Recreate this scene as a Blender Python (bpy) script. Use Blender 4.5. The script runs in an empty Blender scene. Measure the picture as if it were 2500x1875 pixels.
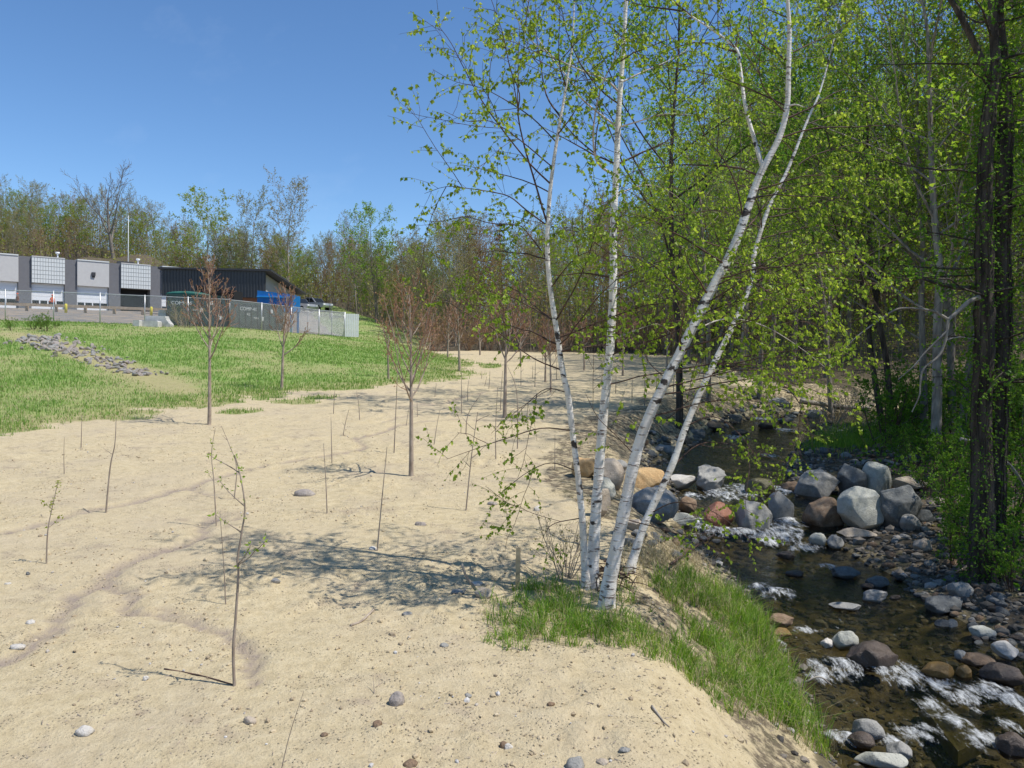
import bpy, bmesh, math, random
import numpy as np
from mathutils import Matrix, Vector

# ------------------------------------------------------------------ camera, sky, sun, exposure
SC = bpy.context.scene
COL = SC.collection
PITCH, ROLL, FPX, CAMZ = math.radians(2.28), math.radians(1.2), 1950.0, 2.4
camd = bpy.data.cameras.new('camera'); cam = bpy.data.objects.new('camera', camd); COL.objects.link(cam)
camd.sensor_width = 36.0; camd.lens = 36.0 * FPX / 2500.0; camd.clip_start = 0.05; camd.clip_end = 2000
CR = Matrix.Rotation(math.pi/2 - PITCH, 3, 'X') @ Matrix.Rotation(ROLL, 3, 'Z')
cam.matrix_world = Matrix.Translation((0, 0, CAMZ)) @ CR.to_4x4()
SC.camera = cam
SUN_EL, SUN_AZ = math.radians(60), math.radians(106)      # azimuth measured from +Y towards +X
w = bpy.data.worlds.new('World'); SC.world = w; w.use_nodes = True
nt = w.node_tree; bg = nt.nodes['Background']
sky = nt.nodes.new('ShaderNodeTexSky'); sky.sky_type = 'NISHITA'; sky.sun_disc = False
sky.sun_elevation = SUN_EL; sky.sun_rotation = SUN_AZ; sky.altitude = 900; sky.air_density = 1.0; sky.dust_density = 0.0; sky.ozone_density = 6.0
# faint cirrus drawn into the sky from noise on the view direction
tc = nt.nodes.new('ShaderNodeTexCoord'); mp = nt.nodes.new('ShaderNodeMapping'); mp.inputs['Scale'].default_value = (1.6, 5.5, 3.2); mp.inputs['Rotation'].default_value = (0.2, 0.5, 0.6)
nz = nt.nodes.new('ShaderNodeTexNoise'); nz.inputs['Scale'].default_value = 1.3; nz.inputs['Detail'].default_value = 9; nz.inputs['Roughness'].default_value = .62
rp = nt.nodes.new('ShaderNodeValToRGB'); rp.color_ramp.elements[0].position = .58; rp.color_ramp.elements[1].position = .95
rp.color_ramp.elements[1].color = (.16, .16, .16, 1)
mx = nt.nodes.new('ShaderNodeMixRGB'); mx.inputs[2].default_value = (7.5, 8.0, 8.8, 1)
nt.links.new(tc.outputs['Generated'], mp.inputs[0]); nt.links.new(mp.outputs[0], nz.inputs[0]); nt.links.new(nz.outputs[0], rp.inputs[0])
nt.links.new(rp.outputs[0], mx.inputs[0]); hs = nt.nodes.new('ShaderNodeHueSaturation'); hs.inputs['Saturation'].default_value = 1.08; hs.inputs['Value'].default_value = 1.05; nt.links.new(sky.outputs[0], hs.inputs['Color']); nt.links.new(hs.outputs[0], mx.inputs[1]); nt.links.new(mx.outputs[0], bg.inputs[0])
bg.inputs[1].default_value = 0.135
sund = bpy.data.lights.new('sun', 'SUN'); sund.energy = 4.75; sund.angle = math.radians(.53); sund.color = (1, .955, .88)
sun = bpy.data.objects.new('sun', sund); COL.objects.link(sun)
SDIR = Vector((math.sin(SUN_AZ)*math.cos(SUN_EL), math.cos(SUN_AZ)*math.cos(SUN_EL), math.sin(SUN_EL)))
sun.rotation_euler = SDIR.to_track_quat('Z', 'Y').to_euler(); sun.location = (30, -10, 40)
vs = SC.view_settings; vs.view_transform = 'Standard'; vs.look = 'None'; vs.gamma = 1; vs.exposure = 0.14
SC.render.engine = 'CYCLES'
cy = SC.cycles; cy.use_denoising = True; cy.max_bounces = 7; cy.transparent_max_bounces = 16; cy.diffuse_bounces = 3; cy.glossy_bounces = 2; cy.transmission_bounces = 4
cy.caustics_reflective = False; cy.caustics_refractive = False; cy.sample_clamp_indirect = 6

# ------------------------------------------------------------------ numeric helpers
R_ = np.array([[CR[i][j] for j in range(3)] for i in range(3)])
FT = 2500.0 / 2212.0                       # photograph viewed at 2212 px -> its 2500 px
def ray(px, py):
    d = np.stack([(np.asarray(px, float) - 1250)/FPX, (937.5 - np.asarray(py, float))/FPX, -np.ones_like(np.asarray(px, float))], -1)
    return d @ R_.T
def proj(px, py, y):                        # the point on a pixel's ray at world depth y (2500 px coordinates)
    d = ray(px, py); return np.array([0, 0, CAMZ]) + d * (y / d[..., 1])[..., None]
def projf(fx, fy, y): return proj(np.asarray(fx, float)*FT, np.asarray(fy, float)*FT, np.asarray(y, float))
def hsh(ix, iy, iz, seed):
    h = (ix.astype(np.int64)*374761393 + iy.astype(np.int64)*668265263 + iz.astype(np.int64)*2147483647 + seed*974711) & 0xffffffff
    h = ((h ^ (h >> 13)) * 1274126177) & 0xffffffff
    return ((h ^ (h >> 16)) & 0xffff) / 65535.0
def vn2(x, y, seed=0):
    x0 = np.floor(x); y0 = np.floor(y); fx = x-x0; fy = y-y0; fx = fx*fx*(3-2*fx); fy = fy*fy*(3-2*fy)
    ix = x0.astype(np.int64); iy = y0.astype(np.int64); z = np.zeros_like(ix)
    a = hsh(ix, iy, z, seed); b = hsh(ix+1, iy, z, seed); c = hsh(ix, iy+1, z, seed); d = hsh(ix+1, iy+1, z, seed)
    return (a*(1-fx)+b*fx)*(1-fy) + (c*(1-fx)+d*fx)*fy
def fbm(x, y, s, seed=0, o=3):
    x = np.asarray(x, float)/s; y = np.asarray(y, float)/s; r = 0; a = .5; t = 0
    for i in range(o):
        r = r + a*vn2(x+17.3*i, y-9.1*i, seed+i); t += a; a *= .5; x = x*2.03; y = y*2.03
    return r/t
def sstep(a, b, x):
    t = np.clip((x-a)/(b-a), 0, 1); return t*t*(3-2*t)
def inpoly(x, y, P):
    r = np.zeros(x.shape, bool); n = len(P)
    for i in range(n):
        x1, y1 = P[i][:2]; x2, y2 = P[(i+1) % n][:2]
        if y1 == y2: continue
        c = ((y1 > y) != (y2 > y)) & (x < (x2-x1)*(y-y1)/(y2-y1) + x1); r ^= c
    return r
def pdist(x, y, P, zi=None):
    best = np.full(x.shape, 1e9); val = np.zeros(x.shape)
    for i in range(len(P)-1):
        ax, ay = P[i][:2]; bx, by = P[i+1][:2]; dx, dy = bx-ax, by-ay; L = dx*dx+dy*dy+1e-12
        t = np.clip(((x-ax)*dx+(y-ay)*dy)/L, 0, 1); d = np.hypot(x-ax-t*dx, y-ay-t*dy)
        if zi is not None: val = np.where(d < best, P[i][zi]+t*(P[i+1][zi]-P[i][zi]), val)
        best = np.minimum(best, d)
    return (best, val) if zi is not None else best

# ------------------------------------------------------------------ terrain function
def zw(y): return -1.2 + .035*(y-7) + .17*sstep(13.5, 14.3, y) + .08*sstep(8.5, 9.2, y)
def water_pt(fx, fy):
    d = ray(fx*FT, fy*FT); t = 10.0
    for _ in range(40): t = .5*t + .5*(float(zw(np.array(d[1]*t)))-CAMZ)/d[2]
    return (d[0]*t, d[1]*t)
LEFT_F = [(1812,1659),(1762,1560),(1712,1450),(1650,1340),(1592,1255),(1525,1195),(1478,1150),(1462,1100),(1458,1062),(1430,1030),(1410,1005),(1483,970),(1517,952),(1532,933),(1602,910),(1655,897)]
RIGHT_F = [(2330,1560),(2250,1440),(2100,1355),(1995,1292),(1890,1225),(1815,1165),(1850,1120),(1880,1080),(1770,1062),(1705,1040),(1692,1012),(1712,978),(1752,946),(1782,915),(1792,898)]
LEFT = [(2.6,-8),(2.75,1),(2.8,4.5)] + [water_pt(*p) for p in LEFT_F] + [(10.0,32.6),(14.5,35.2),(22,38.5),(40,41)]
RIGHT = [(7.5,-8),(6.9,1),(6.3,4.5)] + [water_pt(*p) for p in RIGHT_F] + [(12.0,30.2),(16,32.2),(24,35.2),(40,37.5)]
CREEK = LEFT + RIGHT[::-1]
RREG = RIGHT + [(70,44),(400,60),(400,-60),(7.5,-60)]
TOE = [(-70,-30),(-34,2),(-19,10.5),(-11.4,17.6),(-9.6,23),(-8.2,29),(-5,33),(-2.2,37),(-2.9,43),(-2.7,51),(-5,60),(-8,75),(-8,95),(-14,130),(-14,260)]
BROW = [(-140,20,3.9),(-70,40,3.9),(-33,52,3.76),(-20.2,57,3.73),(-13.9,66,3.35),(-14,80,3.9),(-20,105,6.6),(-30,130,9.6),(-30,260,16)]
HILLP = TOE + [(-500,260),(-500,-30)]
PLATP = [p[:2] for p in BROW] + [(-500,260),(-500,20)]
MOUNDS = [(-71,133,4.6,6.5),(-62,134,5.8,5.0),(-55,136,3.4,4.5)]
def region(x, y):
    x = np.asarray(x, float); y = np.asarray(y, float)
    ic = inpoly(x, y, CREEK); dc = pdist(x, y, CREEK + [CREEK[0]]); sd = np.where(ic, -dc, dc)
    return dict(sd=sd, right=inpoly(x, y, RREG) & ~ic, hill=inpoly(x, y, HILLP), plat=inpoly(x, y, PLATP))
def north(x, y): return (x > 13.2+1.5*np.sin(y*.4)) & (y > 36)          # wood on the far side of the stream bend
def terr0(x, y, reg=None):
    x = np.asarray(x, float); y = np.asarray(y, float); reg = reg or region(x, y)
    zs = .038*(np.clip(y, -10, 78)-8) + .09*np.clip(y-74, 0, 46)*sstep(-30, 0, x)
    zs = zs + .10*np.clip(y-78, 0, 42)*sstep(6, 26, x)
    zs = zs + .15*np.maximum(0, x-15)*sstep(40, 46, y)
    db, zb = pdist(x, y, BROW, 2); dt = pdist(x, y, TOE)
    t = dt/(dt+db+1e-6); s = .45*t + .55*t*t*(3-2*t)
    dw = pdist(x, y, BROW[:4]); wE = sstep(-36, -25, x); zp = (zb + .054*np.minimum(db, 70))*wE + (3.76 + .052*np.minimum(dw, 70))*(1-wE) + .34*np.clip(y-121, 0, 30)*sstep(-18, -42, x)*(.50+.90*sstep(-48, -88, x))
    zp = np.minimum(zp, 30)
    for mx_, my_, mh, mr in MOUNDS: zp = zp + mh*np.exp(-((x-mx_)**2+(y-my_)**2)/mr**2)
    z = np.where(reg['hill'], np.where(reg['plat'], zp, zs*(1-s)+zb*s), zs)
    W = zw(y); sd = reg['sd']
    bank = W + .03 + .62*sd + .25*np.maximum(0, sd-1.2)
    zl = np.where(z < bank, z, bank); k = .35; zl = np.where(np.abs(z-bank) < k, .5*(z+bank-k) + (z-bank)**2/(4*k)*-1 + .25*k, zl)
    zr = W + .02 + .13*np.minimum(sd, 4) + .07*np.maximum(0, sd-2.5) + .20*np.maximum(0, sd-12) + .10*np.maximum(0, sd-24)
    zr = np.minimum(zr, 40)
    zin = W - .04 - .20*sstep(0, .9, -sd)
    return np.where(sd < 0, zin, np.where(reg['right'], zr, np.where(sd < 6, zl, z)))
_RR = None
def fastreg(x, y):                          # coarse raster of the stream distance, for scattering
    global _RR
    if _RR is None:
        X, Y = np.meshgrid(np.arange(-2, 75, .25), np.arange(0, 90, .25)); r = region(X, Y); _RR = (r['sd'], r['right'])
    i = int(np.clip((x+2)/.25, 0, _RR[0].shape[1]-1)); j = int(np.clip(y/.25, 0, _RR[0].shape[0]-1)); return _RR[0][j, i], _RR[1][j, i]
def gp(fx, fy, far=260.0):                  # ground point under a pixel (2212 px coordinates)
    fx = np.atleast_1d(np.asarray(fx, float)); fy = np.atleast_1d(np.asarray(fy, float))
    d = ray(fx*FT, fy*FT); d = d/d[:, 1:2]
    T = np.geomspace(2.5, far, 420)
    X = d[:, 0:1]*T; Y = np.broadcast_to(T, X.shape); Z = CAMZ + d[:, 2:3]*T
    h = Z - terr0(X, Y)
    out = np.zeros((len(fx), 3))
    for i in range(len(fx)):
        k = np.argmax(h[i] < 0)
        if k == 0: k = len(T)-1
        a, b = h[i, k-1], h[i, k]; f = a/(a-b) if a != b else 0
        t = T[k-1] + f*(T[k]-T[k-1]); out[i] = d[i]*t + np.array([0, 0, CAMZ])
    return out
def zfull(f): return [(x*.36, 884.8+y*.36) for x, y in f]
def ztenf(f): return [(707.8+x*.24, 707.8+y*.24) for x, y in f]
RILLS_F = [(zfull([(-60,765),(250,690),(500,610),(800,555),(1120,465),(1280,415),(1480,365),(1650,325),(1820,290),(2000,265),(2180,235)]), .085),
    (ztenf([(0,1140),(180,1110),(350,1080),(255,1000),(400,965),(520,935),(620,880),(900,840),(1150,826),(1400,832)]), .10),
    (ztenf([(470,855),(600,815),(720,790)]), .06), (ztenf([(780,690),(950,690),(1060,680),(1200,625),(1400,580),(1560,545)]), .10),
    (zfull([(1290,640),(1240,680),(1220,750),(1090,800),(900,870),(750,920),(640,980),(620,1040),(440,1120),(420,1180),(330,1260),(350,1300),(220,1390),(130,1470),(-100,1560)]), .085),
    (zfull([(640,1040),(800,1110),(720,1180),(780,1220),(950,1245),(1150,1290),(1320,1330),(1430,1400),(1530,1460),(1500,1560),(1520,1640)]), .07),
    (zfull([(1120,465),(1200,495),(1320,530),(1400,535)]), .05), (zfull([(1290,645),(1370,665),(1430,650)]), .05),
    (zfull([(950,1190),(1080,1230),(1170,1245)]), .05)]
RILLS = []
for f, wd in RILLS_F:
    p = gp([a for a, b in f], [b for a, b in f]); RILLS.append(([(q[0], q[1]) for q in p], wd))
def rill_mask(x, y):
    m = np.zeros(np.shape(x)); wob = (fbm(x, y, .35, 5)-.5)*.16
    for P, wd in RILLS:
        xs = [p[0] for p in P]; ys = [p[1] for p in P]
        s = (x > min(xs)-1) & (x < max(xs)+1) & (y > min(ys)-1) & (y < max(ys)+1)
        if not s.any(): continue
        d = pdist(x[s]+wob[s], y[s]+wob[s]*.6, P); wl = wd*(.35+1.0*fbm(x[s], y[s], .8, 9))
        m[s] = np.maximum(m[s], 1-sstep(wl*.55, wl*1.35, d))
    return m
TUFT_F = [(1060,790,26,9),(1110,880,1,1),(520,890,45,10),(640,868,60,9),(780,838,25,7),(690,860,40,8)]
TUFTS = [(gp(a, b)[0], c, d) for a, b, c, d in TUFT_F if c > 2]
def masks(x, y, reg):
    sd = reg['sd']; n1 = fbm(x, y, 1.6, 21)-.5; n2 = fbm(x, y, .45, 22)-.5
    dt = pdist(x, y, TOE); st = np.where(reg['hill'], dt, -dt)
    g = sstep(-1.0, .9, st + n1*2.6 + n2*1.6) * (1 - sstep(.2, 1.2, np.where(reg['plat'], pdist(x, y, BROW), -9)) * (y < 128) * (x < -13.9-(y-66)*.33))
    for p, a, b in TUFTS:                    # tufts of grass out on the sand
        sc = p[1]*FT/FPX; rx = a*sc; ry = max(.5, b*sc*p[1]*.22)
        g = np.maximum(g, 1-sstep(.6, 1.25, np.hypot((x-p[0])/rx, (y-p[1])/ry) + n2*.9))
    bed = sstep(.45, .0, sd + n2*.5)
    floor = np.where(reg['right'] | ((sd > -.5) & (x > 5) & (y < 16)), 1.0, 0)
    floor = np.maximum(floor, sstep(12.2, 14.2, x+n1*3)*sstep(36.5, 39, y+n1*3)*(~reg['right'])*(sd > 0))
    floor = np.maximum(floor, sstep(70, 76, y + n1*6 + np.abs(x-6)*.12)*(~reg['hill']))
    floor = np.maximum(floor, (sstep(122, 128, y+n1*8)*reg['hill'])*(x > -200))
    sdn = sstep(.2, 2.4, reg['sd']+n1*1.2)
    floor = np.maximum(floor, sstep(.9, .2, (sd-.6-.7*sstep(6, 7.2, y)-.9*sstep(10, 13, y))+n2+n1*1.5)*(~reg['right'])*(sd > 0)*.52)
    return dict(grass=g*(1-floor), bed=bed, floor=floor*(1-bed))
CHUTE = [tuple(gp(f_, g_)[0][:2]) for f_, g_ in ((40, 722), (180, 765), (310, 812), (390, 842))]
GREENF = lambda x, y: (.42+.58*sstep(.34, .62, fbm(x, y*.8, 3.2, 31, 4)*.62 + .38*fbm(x, y, .8, 33)))*sstep(.5, 1.5, pdist(x, y, CHUTE)+.5*(fbm(x, y, .7, 34)-.5))
def terr(x, y, reg=None):
    reg = reg or region(x, y); return terr0(x, y, reg)

# ------------------------------------------------------------------ mesh builder
class Geo:
    def __init__(s): s.v = []; s.f = {3: [], 4: []}; s.m = {3: [], 4: []}; s.n = 0
    def add(s, v, f, mat=0):
        v = np.asarray(v, float).reshape(-1, 3); s.v.append(v)
        fs = f if isinstance(f, (list, tuple)) else [f]
        for a in fs:
            a = np.asarray(a, np.int64)
            if a.size == 0: continue
            s.f[a.shape[1]].append(a + s.n); s.m[a.shape[1]].append(np.full(len(a), mat, np.int32))
        s.n += len(v)
    def tube(s, P, r, k=6, mat=0, cap=False):
        P = np.asarray(P, float); n = len(P); r = np.broadcast_to(np.asarray(r, float), (n,))
        t = np.gradient(P, axis=0); t /= np.linalg.norm(t, axis=1)[:, None]+1e-9
        ref = np.array([1., 0, 0]) if abs(t[:, 0].mean()) < .8 else np.array([0, 1., 0])
        a = np.cross(t, ref); a /= np.linalg.norm(a, axis=1)[:, None]+1e-9; b = np.cross(t, a)
        th = np.arange(k)*2*math.pi/k
        V = P[:, None, :] + r[:, None, None]*(np.cos(th)[None, :, None]*a[:, None, :] + np.sin(th)[None, :, None]*b[:, None, :])
        i = (np.arange(n-1)*k)[:, None]; j = np.arange(k); j2 = (j+1) % k
        q = np.stack([i+j, i+j2, i+k+j2, i+k+j], -1).reshape(-1, 4)
        V = V.reshape(-1, 3); fs = [q]
        if cap:
            V = np.vstack([V, P[:1], P[-1:]]); nb = n*k
            fs.append(np.vstack([np.stack([j2, j, np.full(k, nb)], -1), np.stack([(n-1)*k+j, (n-1)*k+j2, np.full(k, nb+1)], -1)]))
        s.add(V, fs, mat)
    def box(s, c, h, mat=0, rz=0.0, M=None):
        sg = np.array([[-1,-1,-1],[1,-1,-1],[1,1,-1],[-1,1,-1],[-1,-1,1],[1,-1,1],[1,1,1],[-1,1,1]], float)*np.asarray(h, float)
        if rz: ca, sa = math.cos(rz), math.sin(rz); sg = sg @ np.array([[ca, sa, 0], [-sa, ca, 0], [0, 0, 1]])
        s.add(sg + np.asarray(c, float), np.array([[0,3,2,1],[4,5,6,7],[0,1,5,4],[1,2,6,5],[2,3,7,6],[3,0,4,7]]), mat)
    def prism(s, P2, M, depth, mat=0):         # polygon extruded; M maps (u, v, w) -> world
        n = len(P2); A = [M(u, v, 0) for u, v in P2] + [M(u, v, depth) for u, v in P2]
        j = np.arange(n); j2 = (j+1) % n
        V = np.array(A + [np.mean(A[:n], 0), np.mean(A[n:], 0)], float)
        s.add(V, [np.stack([j, j2, n+j2, n+j], -1), np.vstack([np.stack([j2, j, np.full(n, 2*n)], -1), np.stack([n+j, n+j2, np.full(n, 2*n+1)], -1)])], mat)
    def leaves(s, pos, ax, size, rng, width=.78, fold=.22, mat=0, wide=.36):
        pos = np.asarray(pos, float).reshape(-1, 3); n = len(pos)
        if n == 0: return
        ax = np.asarray(ax, float); ax = ax/(np.linalg.norm(ax, axis=1)[:, None]+1e-9)
        rv = rng.normal(size=(n, 3)); sd_ = np.cross(ax, rv); sd_ /= np.linalg.norm(sd_, axis=1)[:, None]+1e-9; nm = np.cross(sd_, ax)
        L = np.broadcast_to(np.asarray(size, float), (n,))[:, None]; Wd = L*width*.5
        V = np.stack([pos, pos+ax*L*wide+sd_*Wd+nm*L*fold, pos+ax*L, pos+ax*L*wide-sd_*Wd+nm*L*fold], 1).reshape(-1, 3)
        b = (np.arange(n)*4)[:, None]
        s.add(V, np.vstack([b+np.array([0,1,2]), b+np.array([0,2,3])]).reshape(-1, 3), mat)
    def blades(s, pos, h, wd, rng, lean=.35, mat=0):
        n = len(pos); h = np.broadcast_to(h, (n,))[:, None]; wd = np.broadcast_to(wd, (n,))[:, None]
        a = rng.uniform(0, 2*math.pi, n); dr = np.stack([np.cos(a), np.sin(a), np.zeros(n)], -1); a2 = rng.uniform(0, 2*math.pi, n); sx = np.stack([np.cos(a2), np.sin(a2), np.zeros(n)], -1)
        le = (rng.uniform(.1, 1, n)*lean)[:, None]; up = np.array([0, 0, 1.])
        m = pos + up*h*.55 + dr*h*le*.3; tp = pos + up*h*(1-.25*le) + dr*h*le
        V = np.stack([pos-sx*wd*.5, pos+sx*wd*.5, m-sx*wd*.4, m+sx*wd*.4, tp], 1).reshape(-1, 3); b = (np.arange(n)*5)[:, None]
        s.add(V, [b+np.array([0,1,3,2]), b+np.array([2,3,4])], mat)
    def mesh(s, name, mats, smooth=True):
        me = bpy.data.meshes.new(name); V = np.vstack(s.v) if s.v else np.zeros((0, 3))
        t = np.vstack(s.f[3]) if s.f[3] else np.zeros((0, 3), np.int64); q = np.vstack(s.f[4]) if s.f[4] else np.zeros((0, 4), np.int64)
        me.vertices.add(len(V)); me.vertices.foreach_set('co', V.astype(np.float32).ravel())
        nl = t.size+q.size; me.loops.add(nl); me.loops.foreach_set('vertex_index', np.concatenate([t.ravel(), q.ravel()]).astype(np.int32))
        me.polygons.add(len(t)+len(q))
        st = np.concatenate([np.arange(len(t))*3, t.size+np.arange(len(q))*4]).astype(np.int32)
        me.polygons.foreach_set('loop_start', st)
        mi = np.concatenate([np.concatenate(s.m[3]) if s.m[3] else np.zeros(0, np.int32), np.concatenate(s.m[4]) if s.m[4] else np.zeros(0, np.int32)])
        for m in (mats if isinstance(mats, (list, tuple)) else [mats]): me.materials.append(m)
        me.polygons.foreach_set('material_index', mi.astype(np.int32))
        me.polygons.foreach_set('use_smooth', np.full(len(mi), smooth))
        me.update(calc_edges=True); return me
    def build(s, name, mats, parent=None, smooth=True, loc=None):
        o = bpy.data.objects.new(name, s.mesh(name, mats, smooth)); COL.objects.link(o)
        if parent is not None: o.parent = parent
        if loc is not None: o.location = loc
        return o
def tag(o, label=None, cat=None, group=None, kind=None):
    if label: o['label'] = label
    if cat: o['category'] = cat
    if group: o['group'] = group
    if kind: o['kind'] = kind
    return o
def empty(name, loc, rz=0.0):
    o = bpy.data.objects.new(name, None); COL.objects.link(o); o.location = loc; o.rotation_euler = (0, 0, rz); o.empty_display_size = .2; return o
def link_copy(o, parent=None):
    c = o.copy(); COL.objects.link(c); c.parent = parent
    for ch in o.children: link_copy(ch, c)
    return c
def inst(name, me, loc, rz=0, sc=1, parent=None):
    o = bpy.data.objects.new(name, me); COL.objects.link(o); o.location = loc; o.rotation_euler = (0, 0, rz) if np.isscalar(rz) else rz
    o.scale = (sc, sc, sc) if np.isscalar(sc) else sc; o.parent = parent; return o

# ------------------------------------------------------------------ materials
class NB:
    def __init__(s, name):
        s.m = bpy.data.materials.new(name); s.m.use_nodes = True; s.t = s.m.node_tree; s.t.nodes.clear(); s.o = s.t.nodes.new('ShaderNodeOutputMaterial')
    def n(s, ty, **k):
        a = s.t.nodes.new('ShaderNode'+ty)
        for q, v in k.items():
            if q.startswith('i_'):
                key = q[2:]; key = int(key) if key.isdigit() else key.replace('_', ' ')
                if hasattr(v, 'links') or isinstance(v, bpy.types.NodeSocket): s.t.links.new(v, a.inputs[key])
                else: a.inputs[key].default_value = v
            else: setattr(a, q, v)
        return a
    def link(s, a, b): s.t.links.new(a, b)
    def coord(s, kind='Object', scale=(1, 1, 1)):
        c = s.n('TexCoord'); m = s.n('Mapping', i_0=c.outputs[kind]); m.inputs['Scale'].default_value = scale; return m.outputs[0]
    def noise(s, vec, scale, detail=4, rough=.55): return s.n('TexNoise', i_Vector=vec, i_Scale=scale, i_Detail=detail, i_Roughness=rough).outputs[0]
    def ramp(s, f, stops):
        r = s.n('ValToRGB', i_0=f); e = r.color_ramp.elements
        while len(e) < len(stops): e.new(.5)
        for i, (p, c) in enumerate(stops): e[i].position = p; e[i].color = tuple(c)+(1,) if len(c) == 3 else c
        return r.outputs[0]
    def mix(s, f, a, b, mode='MIX'):
        m = s.n('MixRGB', blend_type=mode)
        for k, v in ((0, f), (1, a), (2, b)):
            if isinstance(v, bpy.types.NodeSocket): s.link(v, m.inputs[k])
            else: m.inputs[k].default_value = v if k == 0 else tuple(v)+(1,)
        return m.outputs[0]
    def attr(s, name): return s.n('Attribute', attribute_name=name).outputs['Fac']
    def math(s, op, a, b=0.0, clamp=False):
        m = s.n('Math', operation=op, use_clamp=clamp)
        for k, v in ((0, a), (1, b)):
            if isinstance(v, bpy.types.NodeSocket): s.link(v, m.inputs[k])
            else: m.inputs[k].default_value = v
        return m.outputs[0]
    def principled(s, col, rough=.8, bump=None, bstr=.5, bdist=.02, spec=.3, **kw):
        p = s.n('BsdfPrincipled')
        if isinstance(col, bpy.types.NodeSocket): s.link(col, p.inputs['Base Color'])
        else: p.inputs['Base Color'].default_value = tuple(col)+(1,)
        if isinstance(rough, bpy.types.NodeSocket): s.link(rough, p.inputs['Roughness'])
        else: p.inputs['Roughness'].default_value = rough
        p.inputs['Specular IOR Level'].default_value = spec
        for k, v in kw.items(): p.inputs[k.replace('_', ' ')].default_value = v
        if bump is not None:
            b = s.n('Bump', i_Height=bump, i_Strength=bstr, i_Distance=bdist); s.link(b.outputs[0], p.inputs['Normal'])
        return p.outputs[0]
    def out(s, sh): s.link(sh, s.o.inputs[0]); return s.m
def noisy(name, c1, c2, scale=6, rough=.8, bstr=.4, bdist=.02, c3=None, stretch=(1,1,1), spec=.3, p=(.35,.65), obj=0.0):
    b = NB(name); v = b.coord('Object', stretch); f = b.noise(v, scale, 6)
    st = [(p[0], c1), (p[1], c2)]
    if c3: st = [(p[0], c1), (.5*(p[0]+p[1]), c2), (p[1], c3)]
    col = b.ramp(f, st)
    if obj:
        r = b.n('ObjectInfo').outputs['Random']; hs = b.n('HueSaturation', i_Color=col); b.link(b.math('ADD', b.math('MULTIPLY', r, obj), 1-obj/2), hs.inputs['Value']); col = hs.outputs[0]
    return b.out(b.principled(col, rough, b.noise(v, scale*3, 6), bstr, bdist, spec))
def plain(name, c, rough=.5, metal=0.0, spec=.4, var=.06):
    b = NB(name); f = b.noise(b.coord('Object'), 3, 5); col = b.ramp(f, [(.3, tuple(x*(1-var) for x in c)), (.7, tuple(min(1, x*(1+var)) for x in c))])
    return b.out(b.principled(col, rough, None, spec=spec, Metallic=metal))
def leafmat(name, cols, trans=.45, rough=.5, obj=.25, tcol=None):
    b = NB(name); g = b.n('NewGeometry'); col = b.ramp(g.outputs['Random Per Island'], [(i/(len(cols)-1), c) for i, c in enumerate(cols)])
    if obj:
        r = b.n('ObjectInfo').outputs['Random']; h = b.n('HueSaturation', i_Color=col)
        b.link(b.math('ADD', b.math('MULTIPLY', r, .05), .475), h.inputs['Hue']); b.link(b.math('ADD', b.math('MULTIPLY', r, obj), 1-obj/2), h.inputs['Value']); col = h.outputs[0]
    p = b.principled(col, rough, spec=.25)
    tr = b.n('BsdfTranslucent'); b.link(b.mix(1, col, tcol or (1.35, 1.3, .75), 'MULTIPLY'), tr.inputs[0])
    m = b.n('MixShader', i_0=trans); b.link(p, m.inputs[1]); b.link(tr.outputs[0], m.inputs[2]); return b.out(m.outputs[0])

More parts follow.
